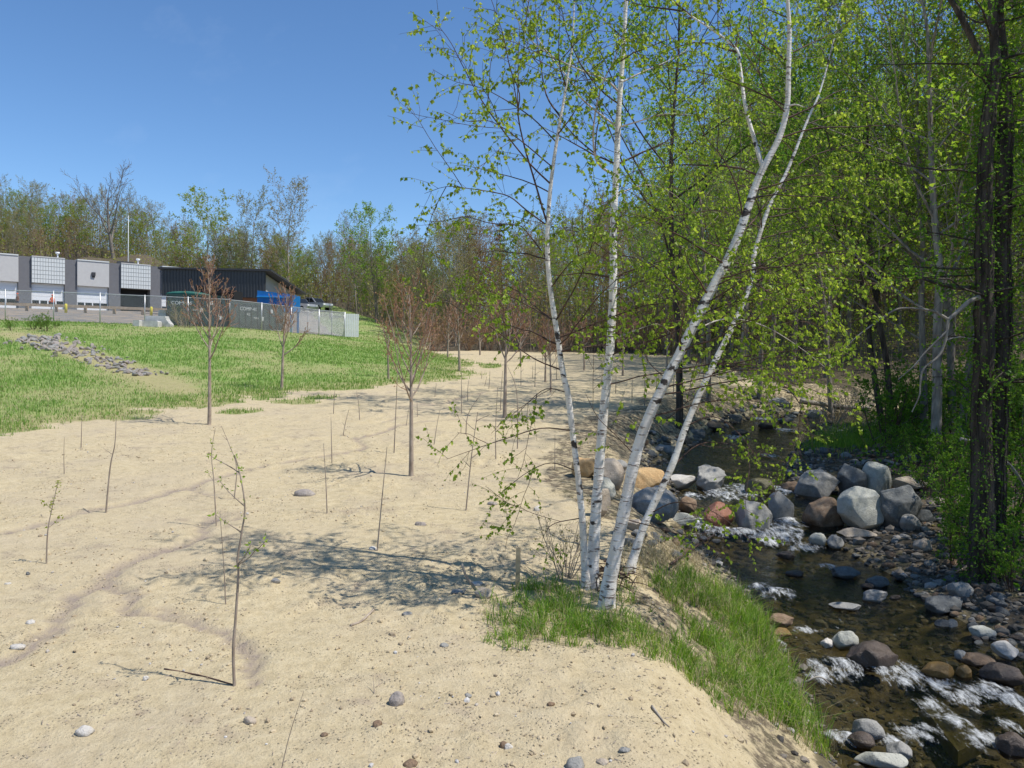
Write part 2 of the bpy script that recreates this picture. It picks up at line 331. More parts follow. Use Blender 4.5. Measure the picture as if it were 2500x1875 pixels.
def ground_material():
    b = NB('ground'); v = b.coord('Object')
    n1 = b.noise(v, .7, 6); n2 = b.noise(v, 9, 6, .65); n3 = b.noise(v, 45, 5, .7); n4 = b.noise(v, 3.0, 5)
    sand = b.ramp(n2, [(.28, (.45, .365, .22)), (.5, (.55, .455, .285)), (.72, (.62, .525, .345))])
    n5 = b.noise(v, 120, 4, .75); sand = b.mix(b.ramp(n3, [(.56, (0, 0, 0)), (.70, (1, 1, 1))]), sand, (.30, .245, .165)); sand = b.mix(b.ramp(n5, [(.55, (0, 0, 0)), (.68, (.75, .75, .75))]), sand, (.32, .26, .17))
    sand = b.mix(b.math('MULTIPLY', b.ramp(n1, [(.50, (0, 0, 0)), (.68, (1, 1, 1))]), .35), sand, (.43, .36, .27))
    vo = b.n('TexVoronoi', i_Vector=v, i_Scale=34.0); clod = b.ramp(vo.outputs['Distance'], [(.10, (1, 1, 1)), (.30, (0, 0, 0))])
    clodm = b.math('MULTIPLY', clod, b.ramp(n4, [(.47, (0, 0, 0)), (.60, (1, 1, 1))]))
    sand = b.mix(b.math('MULTIPLY', clodm, .55), sand, (.30, .245, .175))
    n6 = b.noise(v, .28, 5, .6); sand = b.mix(b.math('MULTIPLY', b.ramp(n6, [(.46, (0, 0, 0)), (.66, (1, 1, 1))]), .55), sand, (.50, .415, .285)); mud = b.math('MULTIPLY', b.ramp(n4, [(.56, (0, 0, 0)), (.66, (1, 1, 1))]), b.ramp(n1, [(.42, (0, 0, 0)), (.6, (1, 1, 1))])); sand = b.mix(b.math('MULTIPLY', mud, .6), sand, (.36, .285, .21))
    rill = b.math('MULTIPLY', b.attr('rill'), b.ramp(n2, [(.30, (.35, .35, .35)), (.6, (1, 1, 1))]))
    sand = b.mix(b.math('MULTIPLY', rill, .9), sand, (.29, .235, .20))
    gg = b.attr('green')
    soil = b.mix(b.ramp(n2, [(.35, (0, 0, 0)), (.65, (1, 1, 1))]), (.40, .345, .19), (.30, .29, .12))
    gr = b.mix(b.ramp(n3, [(.35, (0, 0, 0)), (.65, (1, 1, 1))]), (.15, .27, .055), (.23, .34, .095))
    gr = b.mix(b.math('MULTIPLY', gg, .85), soil, gr)
    bed = b.ramp(n2, [(.25, (.07, .058, .036)), (.5, (.155, .13, .08)), (.75, (.27, .215, .12))])
    flo = b.ramp(n2, [(.25, (.055, .043, .031)), (.5, (.115, .092, .065)), (.75, (.20, .158, .11))])
    flo = b.mix(b.ramp(n4, [(.5, (0, 0, 0)), (.7, (.4, .4, .4))]), flo, (.10, .12, .045))
    yard = b.ramp(n2, [(.3, (.13, .125, .125)), (.7, (.24, .23, .22))])
    yard = b.mix(b.ramp(n1, [(.42, (0, 0, 0)), (.62, (1, 1, 1))]), yard, (.36, .28, .2))
    def edge(a): return b.ramp(b.math('ADD', b.attr(a), b.math('MULTIPLY', b.math('SUBTRACT', n2, .5), .9)), [(.42, (0, 0, 0)), (.58, (1, 1, 1))])
    col = b.mix(edge('grass'), sand, gr); col = b.mix(edge('yard'), col, yard); col = b.mix(edge('floor'), col, flo); col = b.mix(edge('bed'), col, bed)
    h = b.math('ADD', b.math('MULTIPLY', n2, .6), b.math('ADD', b.math('MULTIPLY', n3, .35), b.math('MULTIPLY', clodm, .35)))
    return b.out(b.principled(col, .93, h, .95, .05, .12))
M = {}
M['ground'] = ground_material()
M['sheetwater'] = None
# ------------------------------------------------------------------ ground sheets
def make_ground():
    NX, NY = 660, 580
    ax = 5.0; sx = np.linspace(math.asinh(-330/ax), math.asinh(330/ax), NX); xs = ax*np.sinh(sx)
    ay = 4.5; sy = np.linspace(math.asinh(-45/ay), math.asinh(300/ay), NY); ys = 8 + ay*np.sinh(sy)
    X, Y = np.meshgrid(xs, ys); reg = region(X, Y); Z = terr0(X, Y, reg); mk = masks(X, Y, reg); rl = rill_mask(X, Y)
    near = np.clip(1.6 - Y/45, 0, 1)
    rough = (fbm(X, Y, .9, 41)-.5)*.10 + near*((fbm(X, Y, .26, 42)-.5)*.055 + (fbm(X, Y, .12, 43, 2)-.5)*.038)
    cl = sstep(.60, .75, fbm(X, Y, .16, 44, 2))*sstep(.5, .62, fbm(X, Y, 1.3, 45))*.045*near
    sandm = (1-mk['grass'])*(1-mk['floor'])*(1-mk['bed'])
    Z = Z + rough*(.55 + .9*mk['floor'] + .5*mk['grass'])*(1-.7*mk['bed']) + cl*sandm - rl*.04
    Z = Z + mk['bed']*(fbm(X, Y, .35, 46)-.55)*.12 + mk['floor']*(fbm(X, Y, 2.5, 47)-.5)*.25
    global GZ; GZ = (xs, ys, Z)
    plat = reg['plat'] & (mk['grass'] < .5) & (mk['floor'] < .5)
    gr = GREENF(X, Y)*sstep(-.4, 3.0, np.where(reg['hill'], pdist(X, Y, TOE), 1.0))
    cls = np.zeros(X.shape, int); cls[mk['grass'] > .5] = 1; cls[plat] = 3; cls[mk['floor'] > .5] = 2; cls[mk['bed'] > .5] = 4
    V = np.stack([X, Y, Z], -1).reshape(-1, 3); idx = np.arange(NX*NY).reshape(NY, NX)
    F = np.stack([idx[:-1, :-1], idx[:-1, 1:], idx[1:, 1:], idx[1:, :-1]], -1).reshape(-1, 4); fc = cls[:-1, :-1].reshape(-1)
    at = dict(grass=mk['grass'], floor=mk['floor'], bed=mk['bed'], rill=rl*sandm, green=gr, yard=plat.astype(float))
    for c, nm in enumerate(['sand_flat', 'grass_slope', 'forest_floor', 'yard', 'stream_bed']):
        f = F[fc == c]; u, inv = np.unique(f, return_inverse=True); g = Geo(); g.add(V[u], inv.reshape(-1, 4))
        o = g.build(nm, M['ground']); tag(o, kind='structure')
        for k, a in at.items():
            A = o.data.attributes.new(k, 'FLOAT', 'POINT'); A.data.foreach_set('value', a.reshape(-1)[u].astype(np.float32))
make_ground()
def gz(x, y):                                # height of the built ground (bilinear)
    xs, ys, Z = GZ; x = np.asarray(x, float); y = np.asarray(y, float)
    i = np.clip(np.searchsorted(xs, x)-1, 0, len(xs)-2); j = np.clip(np.searchsorted(ys, y)-1, 0, len(ys)-2)
    fx = (x-xs[i])/(xs[i+1]-xs[i]); fy = (y-ys[j])/(ys[j+1]-ys[j])
    return (Z[j, i]*(1-fx)+Z[j, i+1]*fx)*(1-fy) + (Z[j+1, i]*(1-fx)+Z[j+1, i+1]*fx)*fy
def gpz(fx, fy):
    p = gp(fx, fy); p[:, 2] = gz(p[:, 0], p[:, 1]); return p

# ------------------------------------------------------------------ stream water
FOAM_F = [(1705,1128,26,12),(1690,1146,40,14),(1655,1160,40,8),(1515,1132,34,14),(1600,1150,40,5),(1560,1146,40,6),(1560,1068,34,13),(1610,1062,30,12),(1690,1062,22,8),(1500,1072,20,6),
    (1682,1285,36,9),(1640,1272,20,5),(1790,1225,16,6),(1735,1185,28,6),(1822,1442,36,15),(1790,1462,36,10),(1905,1448,22,8),(1960,1452,40,15),(2030,1482,48,13),(2085,1510,44,20),(2150,1495,40,16),(2190,1520,35,20),(1950,1475,30,7),(2060,1560,30,22),(1985,1580,45,16),(2120,1600,38,18),(1760,1440,18,6),(1820,1596,36,5),(1690,1392,10,6),
    (1660,985,20,4),(1590,945,26,4),(1700,930,22,4),(1640,905,25,3),(1740,1360,24,6),(2010,1520,30,8),(2140,1445,14,8),(2180,1570,20,14),(1930,1600,30,8),(1755,1180,20,5)]
def make_water():
    xs = np.arange(.5, 40, .055); ys = np.concatenate([np.arange(-8, 4, .4), np.arange(4, 20, .05), np.arange(20, 64, .15)])
    X, Y = np.meshgrid(xs, ys); ic = inpoly(X, Y, CREEK); dc = pdist(X, Y, CREEK+[CREEK[0]]); sd = np.where(ic, -dc, dc)
    Z = zw(Y); foam = np.zeros(X.shape)
    for a, b, c, d in FOAM_F:
        p = water_pt(a, b); sc = p[1]*FT/FPX; rx = c*sc*1.45; ry = max(.2, d*sc*p[1]/2.3)
        foam = np.maximum(foam, (1-sstep(.15, 1.35, np.hypot((X-p[0])/rx, (Y-p[1])/ry))))
    rip = (fbm(X, Y, .32, 61, 3)-.5)*.055 + (fbm(X+Y*.3, Y, .9, 62)-.5)*.05
    Z = Z + rip*(.45+1.6*foam) + foam*.035
    idx = np.arange(X.size).reshape(X.shape); F = np.stack([idx[:-1, :-1], idx[:-1, 1:], idx[1:, 1:], idx[1:, :-1]], -1).reshape(-1, 4)
    F = F[(sd[:-1, :-1] < .35).reshape(-1)]; u, inv = np.unique(F, return_inverse=True)
    V = np.stack([X, Y, Z], -1).reshape(-1, 3)
    b = NB('stream_water'); v = b.coord('Object', (1, .75, 1)); r1 = b.noise(v, 7, 5, .6); r2 = b.noise(v, 26, 4, .6)
    hh = b.math('ADD', r1, b.math('MULTIPLY', r2, .35)); bp = b.n('Bump', i_Height=hh, i_Strength=.55, i_Distance=.05).outputs[0]
    tr = b.n('BsdfTransparent'); tr.inputs[0].default_value = (.56, .54, .42, 1)
    gl = b.n('BsdfGlossy', i_Roughness=.05); gl.inputs[0].default_value = (.9, .95, 1, 1); b.link(bp, gl.inputs['Normal'])
    fr = b.n('Fresnel', i_IOR=1.36); b.link(bp, fr.inputs['Normal'])
    m1 = b.n('MixShader'); b.link(fr.outputs[0], m1.inputs[0]); b.link(tr.outputs[0], m1.inputs[1]); b.link(gl.outputs[0], m1.inputs[2])
    f3 = b.noise(b.coord('Object', (1.0, .36, 1)), 12, 9, .72); f4 = b.noise(b.coord('Object', (1, .7, 1)), 52, 4, .7); ff = b.ramp(b.math('ADD', b.math('MULTIPLY', b.attr('foam'), .66), b.math('ADD', b.math('MULTIPLY', b.math('SUBTRACT', f3, .5), 2.6), b.math('MULTIPLY', b.math('SUBTRACT', f4, .5), .6))), [(.36, (0, 0, 0)), (1.0, (.95, .95, .95))])
    df = b.n('BsdfDiffuse'); df.inputs[0].default_value = (.70, .72, .73, 1); bp2 = b.n('Bump', i_Height=f3, i_Strength=.9, i_Distance=.06).outputs[0]; b.link(bp2, df.inputs['Normal'])
    m2 = b.n('MixShader'); b.link(ff, m2.inputs[0]); b.link(m1.outputs[0], m2.inputs[1]); b.link(df.outputs[0], m2.inputs[2])
    M['water'] = b.out(m2.outputs[0])
    g = Geo(); g.add(V[u], inv.reshape(-1, 4)); o = g.build('stream', M['water']); tag(o, kind='structure')
    A = o.data.attributes.new('foam', 'FLOAT', 'POINT'); A.data.foreach_set('value', foam.reshape(-1)[u].astype(np.float32))
make_water()

# ------------------------------------------------------------------ plants: materials and growth
M['bark_grey'] = noisy('bark_grey', (.14, .12, .10), (.31, .275, .23), 9, .9, .8, .02, stretch=(1, 1, .25), obj=.3)
M['bark_far'] = noisy('bark_far', (.19, .155, .12), (.36, .305, .24), 5, .9, .3, .02, stretch=(1, 1, .2), obj=.5)
M['bark_red'] = noisy('bark_red', (.23, .145, .095), (.36, .25, .175), 5, .9, .3, .02, stretch=(1, 1, .2), obj=.3)
M['bark_dark'] = noisy('bark_dark', (.04, .032, .026), (.135, .11, .085), 9, .95, 1.0, .08, stretch=(1, 1, .18))
M['bark_sap'] = noisy('bark_sap', (.23, .18, .14), (.40, .335, .275), 14, .85, .4, .01, stretch=(1, 1, .4), obj=.2)
M['twig_red'] = noisy('twig_red', (.26, .13, .085), (.42, .25, .17), 9, .7, .2, .005)
M['twig_dark'] = noisy('twig_dark', (.045, .03, .025), (.13, .075, .055), 12, .7, .3, .005)
M['deadwood'] = noisy('deadwood', (.20, .17, .14), (.40, .36, .305), 10, .85, .6, .01, stretch=(1, 1, .3))
M['straw'] = noisy('straw', (.33, .255, .15), (.52, .43, .28), 10, .9, .2, .005)
def birch_bark():
    b = NB('birch_bark'); v = b.coord('Object', (5, 5, 26)); f = b.noise(v, 1.6, 5, .65); v2 = b.coord('Object', (4, 4, 7)); f2 = b.noise(v2, 1.3, 5, .6); v3 = b.coord('Object', (9, 9, 3)); f3 = b.noise(v3, 1.2, 6)
    col = b.ramp(f3, [(.3, (.60, .545, .475)), (.6, (.80, .77, .72))])
    col = b.mix(b.ramp(f, [(.57, (0, 0, 0)), (.63, (1, 1, 1))]), col, (.20, .155, .13))
    col = b.mix(b.ramp(f2, [(.60, (0, 0, 0)), (.64, (1, 1, 1))]), col, (.055, .045, .04))
    return b.out(b.principled(col, .65, b.math('ADD', f, f2), .6, .02, .3))
M['birch_bark'] = birch_bark()
M['birch_limb'] = noisy('birch_limb', (.40, .33, .28), (.66, .60, .54), 9, .7, .3, .01)
M['birch_leaf'] = leafmat('birch_leaf', [(.17, .28, .03), (.27, .39, .05), (.40, .50, .085)], .55, .42, 0)
M['leaf_lime'] = leafmat('leaf_lime', [(.17, .27, .032), (.26, .37, .045), (.36, .46, .075)], .58)
M['leaf_mid'] = leafmat('leaf_mid', [(.12, .22, .028), (.18, .29, .038), (.25, .36, .055)], .56)
M['leaf_bud'] = leafmat('leaf_bud', [(.21, .20, .07), (.27, .29, .08), (.34, .34, .12)], .45)
M['leaf_rust'] = leafmat('leaf_rust', [(.27, .17, .085), (.33, .225, .11), (.29, .26, .10)], .4)
M['leaf_pine'] = leafmat('leaf_pine', [(.018, .045, .02), (.03, .07, .028)], .15)
M['leaf_under'] = leafmat('leaf_under', [(.08, .19, .022), (.13, .26, .032), (.20, .33, .05)], .55, obj=0)
M['leaf_buddry'] = leafmat('leaf_buddry', [(.28, .15, .08), (.36, .22, .12), (.25, .25, .09)], .3, obj=0)
M['grass_green'] = leafmat('grass_green', [(.085, .19, .022), (.15, .30, .035), (.23, .39, .055), (.36, .47, .10)], .5, .5, 0)
M['grass_slope'] = leafmat('grass_slope', [(.12, .26, .045), (.18, .33, .06), (.26, .39, .10), (.40, .43, .19)], .4, .6, 0)
M['grass_straw'] = leafmat('grass_straw', [(.36, .30, .16), (.46, .40, .23), (.54, .47, .29)], .3, .7, 0, (1.1, 1, .8))

def perp(d, rng):
    a = rng.normal(size=3); p = np.cross(d, a); return p/(np.linalg.norm(p)+1e-9)
def wander(rng, p, d, L, n, wig, trop, sag=0.0):
    pts = [np.array(p, float)]; d = np.array(d, float)/np.linalg.norm(d)
    for i in range(n):
        d = d + rng.normal(size=3)*wig + np.array([0, 0, trop - sag*(i/n)]); d /= np.linalg.norm(d); pts.append(pts[-1]+d*L/n)
    return np.array(pts)
def grow(rng, p, d, L, r, lev, P, out):
    n = P['seg'][lev]; pts = wander(rng, p, d, L, n, P['wig'][lev], P['trop'][lev], P.get('sag', (0,)*6)[lev])
    f = np.linspace(0, 1, n+1); rad = r*(1-f*(1-P['taper'][lev])); out['br'].append((pts, rad, lev))
    if lev >= P['leaf_from']:
        m = P['nleaf'][lev]
        if m:
            q = rng.uniform(.15, 1.0, m)*n; i = np.minimum(q.astype(int), n-1); out['lp'].append(pts[i] + (pts[i+1]-pts[i])*(q-i)[:, None]); out['ld'].append(np.repeat((pts[-1]-pts[0])[None]/L, m, 0))
    if lev == P['max']: return
    nc = P['n'][lev]; az = rng.uniform(0, 6.28)
    for c in range(nc):
        t = P['start'][lev] + (1-P['start'][lev])*((c+rng.uniform(0, 1))/nc); q = t*n; i = min(int(q), n-1); bp = pts[i]+(pts[i+1]-pts[i])*(q-i); dd = pts[i+1]-pts[i]; dd = dd/np.linalg.norm(dd)
        az += 2.4 + rng.normal()*.4; ref = np.array([1., 0, 0]) if abs(dd[0]) < .9 else np.array([0, 1., 0]); u = np.cross(dd, ref); u /= np.linalg.norm(u); v_ = np.cross(dd, u)
        side = u*math.cos(az)+v_*math.sin(az); an = P['ang'][lev]*(1+rng.normal()*.18); nd = dd*math.cos(an)+side*math.sin(an)
        sh = P['shape'](t) if lev == 0 else (1.05-.55*t); Lc = L*P['ratio'][lev]*sh*rng.uniform(.75, 1.2); rr = np.interp(t, f, rad)
        grow(rng, bp, nd, Lc, rr*P['rr'][lev]*(.7+.3*sh), lev+1, P, out)
def tree_meshes(name, seed, P, bark, leaf, H, r0, base=(0, 0, 0), d=(0, 0, 1)):
    rng = np.random.default_rng(seed); out = dict(br=[], lp=[], ld=[]); grow(rng, np.array(base, float), np.array(d, float), H, r0, 0, P, out)
    g = Geo(); ks = P['sides']
    for pts, rad, lev in out['br']: g.tube(pts, np.maximum(rad, P['rmin']), ks[lev], 1 if lev >= 2 and 'bark2' in P else 0)
    tm = g.mesh(name+'_trunk', [bark, P['bark2']] if 'bark2' in P else bark); lm = None
    if out['lp']:
        lp = np.vstack(out['lp']); ld = np.vstack(out['ld']); n = len(lp)
        ax = ld*.5 + rng.normal(size=(n, 3))*.6 + np.array([0, 0, P.get('droop', -.25)])
        lg = Geo(); lg.leaves(lp + rng.normal(size=(n, 3))*P.get('spread', .05), ax, P['lsize']*rng.uniform(.6, 1.35, n), rng); lm = lg.mesh(name+'_crown', leaf, False)
    return tm, lm
PB = dict(seg=(9, 5, 4, 3), wig=(.05, .11, .14, .16), trop=(.03, .05, .04, .02), taper=(.12, .2, .3, .4), n=(16, 6, 4, 0), start=(.3, .2, .2, 0), ang=(.85, .7, .7, .6),
          ratio=(.34, .5, .5, .5), rr=(.42, .5, .6, .6), sides=(7, 4, 3, 3), rmin=.006, leaf_from=2, nleaf=(0, 0, 3, 4), max=3, lsize=.10, shape=lambda t: 1.15-.75*t, droop=-.2, spread=.08)
PROTO = []     # (kind, trunk mesh, crown mesh)
def proto(kind, seed, bark, leaf, H, r0, **kw):
    P = dict(PB); P.update(kw); PROTO.append((kind,)+tree_meshes(kind, seed, P, M[bark], M[leaf], H, r0))
# ------------------------------------------------------------------ woodland
for s_ in (11, 12, 13, 14): proto('near_lime', s_, 'bark_grey', 'leaf_lime', 15, .13, n=(22, 7, 5, 0), nleaf=(0, 0, 4, 8), lsize=.11, start=(.22, .2, .15, 0), wig=(.06, .12, .14, .16), shape=lambda t: .28+.85*math.sqrt(max(0, 1-((t-.52)/.60)**2)))
for s_ in (15, 16): proto('near_mid', s_, 'bark_dark', 'leaf_mid', 14, .12, n=(20, 7, 5, 0), nleaf=(0, 0, 3, 7), lsize=.115, start=(.3, .2, .15, 0), shape=lambda t: .28+.85*math.sqrt(max(0, 1-((t-.52)/.60)**2)))
for s_ in (21, 22, 23): proto('far_bud', s_, 'bark_far', 'leaf_bud', 13, .13, n=(20, 7, 5, 0), nleaf=(0, 0, 2, 3), lsize=.15, start=(.22, .2, .15, 0), rmin=.012, ang=(.6, .6, .7, .6), trop=(.03, .08, .05, .02), shape=lambda t: .28+.85*math.sqrt(max(0, 1-((t-.52)/.60)**2)))
for s_ in (31, 32): proto('far_rust', s_, 'bark_red', 'leaf_rust', 12, .12, n=(22, 7, 5, 0), nleaf=(0, 0, 2, 3), lsize=.14, start=(.12, .2, .15, 0), rmin=.012, ang=(.55, .6, .7, .6), trop=(.03, .08, .05, .02), shape=lambda t: .28+.85*math.sqrt(max(0, 1-((t-.52)/.60)**2)))
for s_ in (41, 42): proto('far_green', s_, 'bark_far', 'leaf_lime', 11.5, .13, n=(20, 7, 5, 0), nleaf=(0, 0, 3, 6), lsize=.16, start=(.15, .2, .15, 0), rmin=.011, shape=lambda t: .28+.85*math.sqrt(max(0, 1-((t-.52)/.60)**2)))
def pine():
    rng = np.random.default_rng(5); g = Geo(); H = 16; tr = wander(rng, (0, 0, 0), (0, 0, 1), H, 8, .015, .02); g.tube(tr, np.linspace(.17, .02, 9), 6); L = Geo()
    for z in np.arange(4, 15.8, .75):
        ln = 2.9*(1-(z/17.5)**1.6)+.3
        for a in rng.uniform(0, 6.28, 5):
            p = wander(rng, (np.interp(z, tr[:, 2], tr[:, 0]), np.interp(z, tr[:, 2], tr[:, 1]), z), (math.cos(a), math.sin(a), .15), ln*rng.uniform(.5, 1.1), 4, .09, .05); g.tube(p, np.linspace(.035, .012, 5), 3)
            q = rng.uniform(.25, 1, 46)*4; i = np.minimum(q.astype(int), 3); P = p[i]+(p[i+1]-p[i])*(q-i)[:, None]
            L.leaves(P+rng.normal(size=(46, 3))*np.array([.16, .16, .06]), rng.normal(size=(46, 3))+np.array([0, 0, .5]), rng.uniform(.18, .36, 46), rng, .35, .05)
    PROTO.append(('pine', g.mesh('pine_trunk', M['bark_dark']), L.mesh('pine_crown', M['leaf_pine'], False)))
pine()
def put_tree(kind, x, y, sc, rz, label, group, name, which=None, lean=None, cat='tree'):
    c = [p for p in PROTO if p[0] == kind]; k, tm, lm = c[which % len(c)] if which is not None else c[int((abs(x*7.3)+abs(y*3.1))*10) % len(c)]
    r = empty(name, (x, y, float(gz(x, y))-.08), rz)
    if lean: r.rotation_euler = (lean[0], lean[1], rz)
    r.scale = (sc, sc, sc*(.92+.16*((x*3.7+y) % 1)))
    a = bpy.data.objects.new('trunk', tm); COL.objects.link(a); a.parent = r
    if lm: b_ = bpy.data.objects.new('crown', lm); COL.objects.link(b_); b_.parent = r
    tag(r, label, cat, group); return r
TAKEN = []
def scatter(rng, n, fx, md, ok):
    out = []; t = 0
    while len(out) < n and t < n*60:
        t += 1; x, y = fx(rng)
        if not ok(x, y): continue
        if any((x-a)**2+(y-b)**2 < md*md for a, b in TAKEN): continue
        TAKEN.append((x, y)); out.append((x, y))
    return out
rng = np.random.default_rng(77)
def pick(ws):
    r = rng.uniform(0, 1); s = 0
    for k, v in ws:
        s += v
        if r < s: return k
    return ws[-1][0]
LBL = {'far_bud': 'grey tree just coming into yellow-green bud', 'far_rust': 'thin reddish-brown tree hazed with rusty buds', 'far_green': 'young tree in fresh bright green leaf', 'near_lime': 'slender tree in lime-green spring leaf', 'near_mid': 'dark-barked tree with fuller mid-green leaves'}
NMS = {'far_bud': 'budding_tree', 'far_rust': 'rusty_tree', 'far_green': 'leafy_tree', 'near_lime': 'streamside_tree', 'near_mid': 'dark_tree'}
def woods(n, fx, md, ok, ws, sc, place):
    for x, y in scatter(rng, n, fx, md, ok):
        k = pick(ws); q = rng.uniform(*sc); f = (q-sc[0])/(sc[1]-sc[0]); sz = 'short ' if f < .3 else 'tall ' if f > .72 else ''; put_tree(k, x, y, q, rng.uniform(0, 6.28), sz+LBL[k]+' '+(place if 'stream' not in place else 'close behind the stream boulders' if y < 30 else 'in the wood beyond the stream' if y < 50 else 'deep in the wood beyond the stream bend'), NMS[k].replace('_', ' ')+'s '+place, NMS[k])
offm = lambda x, y: all((x-a)**2+(y-b)**2 > (r*1.1)**2 for a, b, h, r in MOUNDS)
woods(88, lambda r: (r.uniform(-112, -30), r.uniform(126, 156)), 2.4, lambda x, y: abs(x) < y*.70 and offm(x, y) and y > 124+max(0, (-38-x))*.12, [('far_bud', .48), ('far_green', .30), ('far_rust', .22)], (.58, .82), 'on the hillside above the garage')
woods(52, lambda r: (r.uniform(-34, -6), r.uniform(84, 150)), 2.2, lambda x, y: x > -9-(y-84)*.50 and x < -4-(y-84)*.05, [('far_bud', .6), ('far_green', .2), ('far_rust', .2)], (.60, .82), 'at the foot of the far hill')
woods(30, lambda r: (r.uniform(-9, 9), r.uniform(75, 112)), 2.0, lambda x, y: True, [('far_bud', .58), ('far_rust', .2), ('far_green', .22)], (.66, .92), 'behind the far end of the sand')
woods(42, lambda r: (r.uniform(9, 44), r.uniform(75, 118)), 2.2, lambda x, y: True, [('far_bud', .5), ('far_rust', .2), ('far_green', .3)], (.85, 1.15), 'on the slope behind the birch clump')
def creek_ok(lo):
    def f(x, y):
        sd, rt = fastreg(x, y); return (bool(rt) or bool(north(x, y))) and sd > lo and x < y*.72+4
    return f
woods(104, lambda r: (r.uniform(6, 62), 19+59*r.uniform(0, 1)**1.3), 1.9, creek_ok(3.2), [('near_lime', .62), ('near_mid', .18), ('far_bud', .20)], (.85, 1.2), 'in the wood beyond the stream')
for x, y in scatter(rng, 5, lambda r: (r.uniform(10.5, 17), r.uniform(8.5, 11.5)), 1.8, lambda x, y: True): put_tree('near_mid', x, y, rng.uniform(.65, .85), rng.uniform(0, 6.28), 'added out-of-view dark-barked leafy tree shading the right stream bank downstream of the vine-covered tree', 'added shade trees on the right bank downstream', 'dark_tree')  # unseen trees added right of the frame to throw shade on the bank
LBL['near_lime'] = 'slender lime-leaved tree'; LBL['near_mid'] = 'dark slender green tree'
# trees one can pick out by their trunk along the stream
HT = [(1468,926,'near_mid',1.02,0,(0, .02),'tall dark straight tree on the left bank behind the birches'),
      (1912,950,'near_mid',.82,1.1,(0,-.16),'dark tree leaning over the gravel bar, left of a forked pair'),
      (1928,948,'near_mid',.9,2.6,(0,-.05),'upright dark tree rising from the gravel bar grass'),
      (1998,955,'near_lime',.86,3.3,(0,-.03),'thin dark trunk beside the low dead branches'),
      (1530,872,'near_lime',.8,.4,(0, 0),'slender tree on the undercut bank upstream of the birches'),
      (1640,862,'near_lime',.85,2.0,(0,.03),'slender tree at the stream bend beside the gravel bank'),
      (1795,890,'near_lime',.9,4.0,(0,-.06),'slender tree overhanging the stream at the thicket'),
      (2068,900,'near_lime',.8,5.0,(0,-.04),'pale-trunked slender tree behind the broken dead branch')]
for a, b, k, sc, rz, ln, lb in HT:
    p = gpz(a, b)[0]; put_tree(k, p[0], p[1], sc, 0, lb, None, 'streamside_tree', int(rz*10), ln)
for a, yy, sc in ((1011, 104, .86), (1075, 112, .9)):
    x = (a*FT-1250)/FPX*yy; put_tree('pine', x, yy, sc, a, 'dark pine standing above the budding wood on the far skyline', 'pines on the far skyline', 'pine_tree')
# picked-out skyline trees
def sky_tree(fx, ftop, y, kind, lb, which=0, nm='skyline_tree'):
    x = (fx*FT-1250)/FPX*y; z = float(gz(x, y)); top = projf(fx, ftop, y)[2]; H = {'far_bud': 13, 'far_green': 11.5}[kind]
    put_tree(kind, x, y, (top-z)/H, fx, lb, None, nm, which)
sky_tree(436, 432, 128, 'far_green', 'tallest pale green airy tree rising behind the dark metal shed', 1)
sky_tree(620, 440, 126, 'far_bud', 'tall thin nearly bare tree above the blue hopper', 0)
sky_tree(540, 462, 127, 'far_bud', 'bare-crowned budding tree between the airy green tree and the thin bare tree', 2)
sky_tree(810, 480, 100, 'far_green', 'pale green tree on the skyline right of the hill notch', 0)
def bare_tree():
    y = 138; x = (245*FT-1250)/FPX*y; z = float(gz(x, y)); top = projf(250, 366, y)[2]; H = top-z
    P = dict(PB); P.update(seg=(6, 7, 5, 4), n=(9, 8, 6, 0), start=(.28, .2, .2, 0), ang=(.55, .5, .6, .6), ratio=(.82, .45, .45, .5), rr=(.62, .5, .5, .5), rmin=.022, nleaf=(0, 0, 0, 0), taper=(.3, .12, .2, .3), wig=(.04, .07, .1, .12), trop=(.02, .05, .03, .02), shape=lambda t: 1.1-.4*t, sides=(7, 5, 4, 3))
    tm, lm = tree_meshes('bare', 8, P, M['bark_grey'], M['leaf_bud'], H*.70, .36)
    r = empty('bare_tree', (x, y, z-.1)); a = bpy.data.objects.new('trunk', tm); COL.objects.link(a); a.parent = r
    tag(r, 'big spreading leafless tree standing on the skyline above the garage roof', 'tree')
bare_tree()

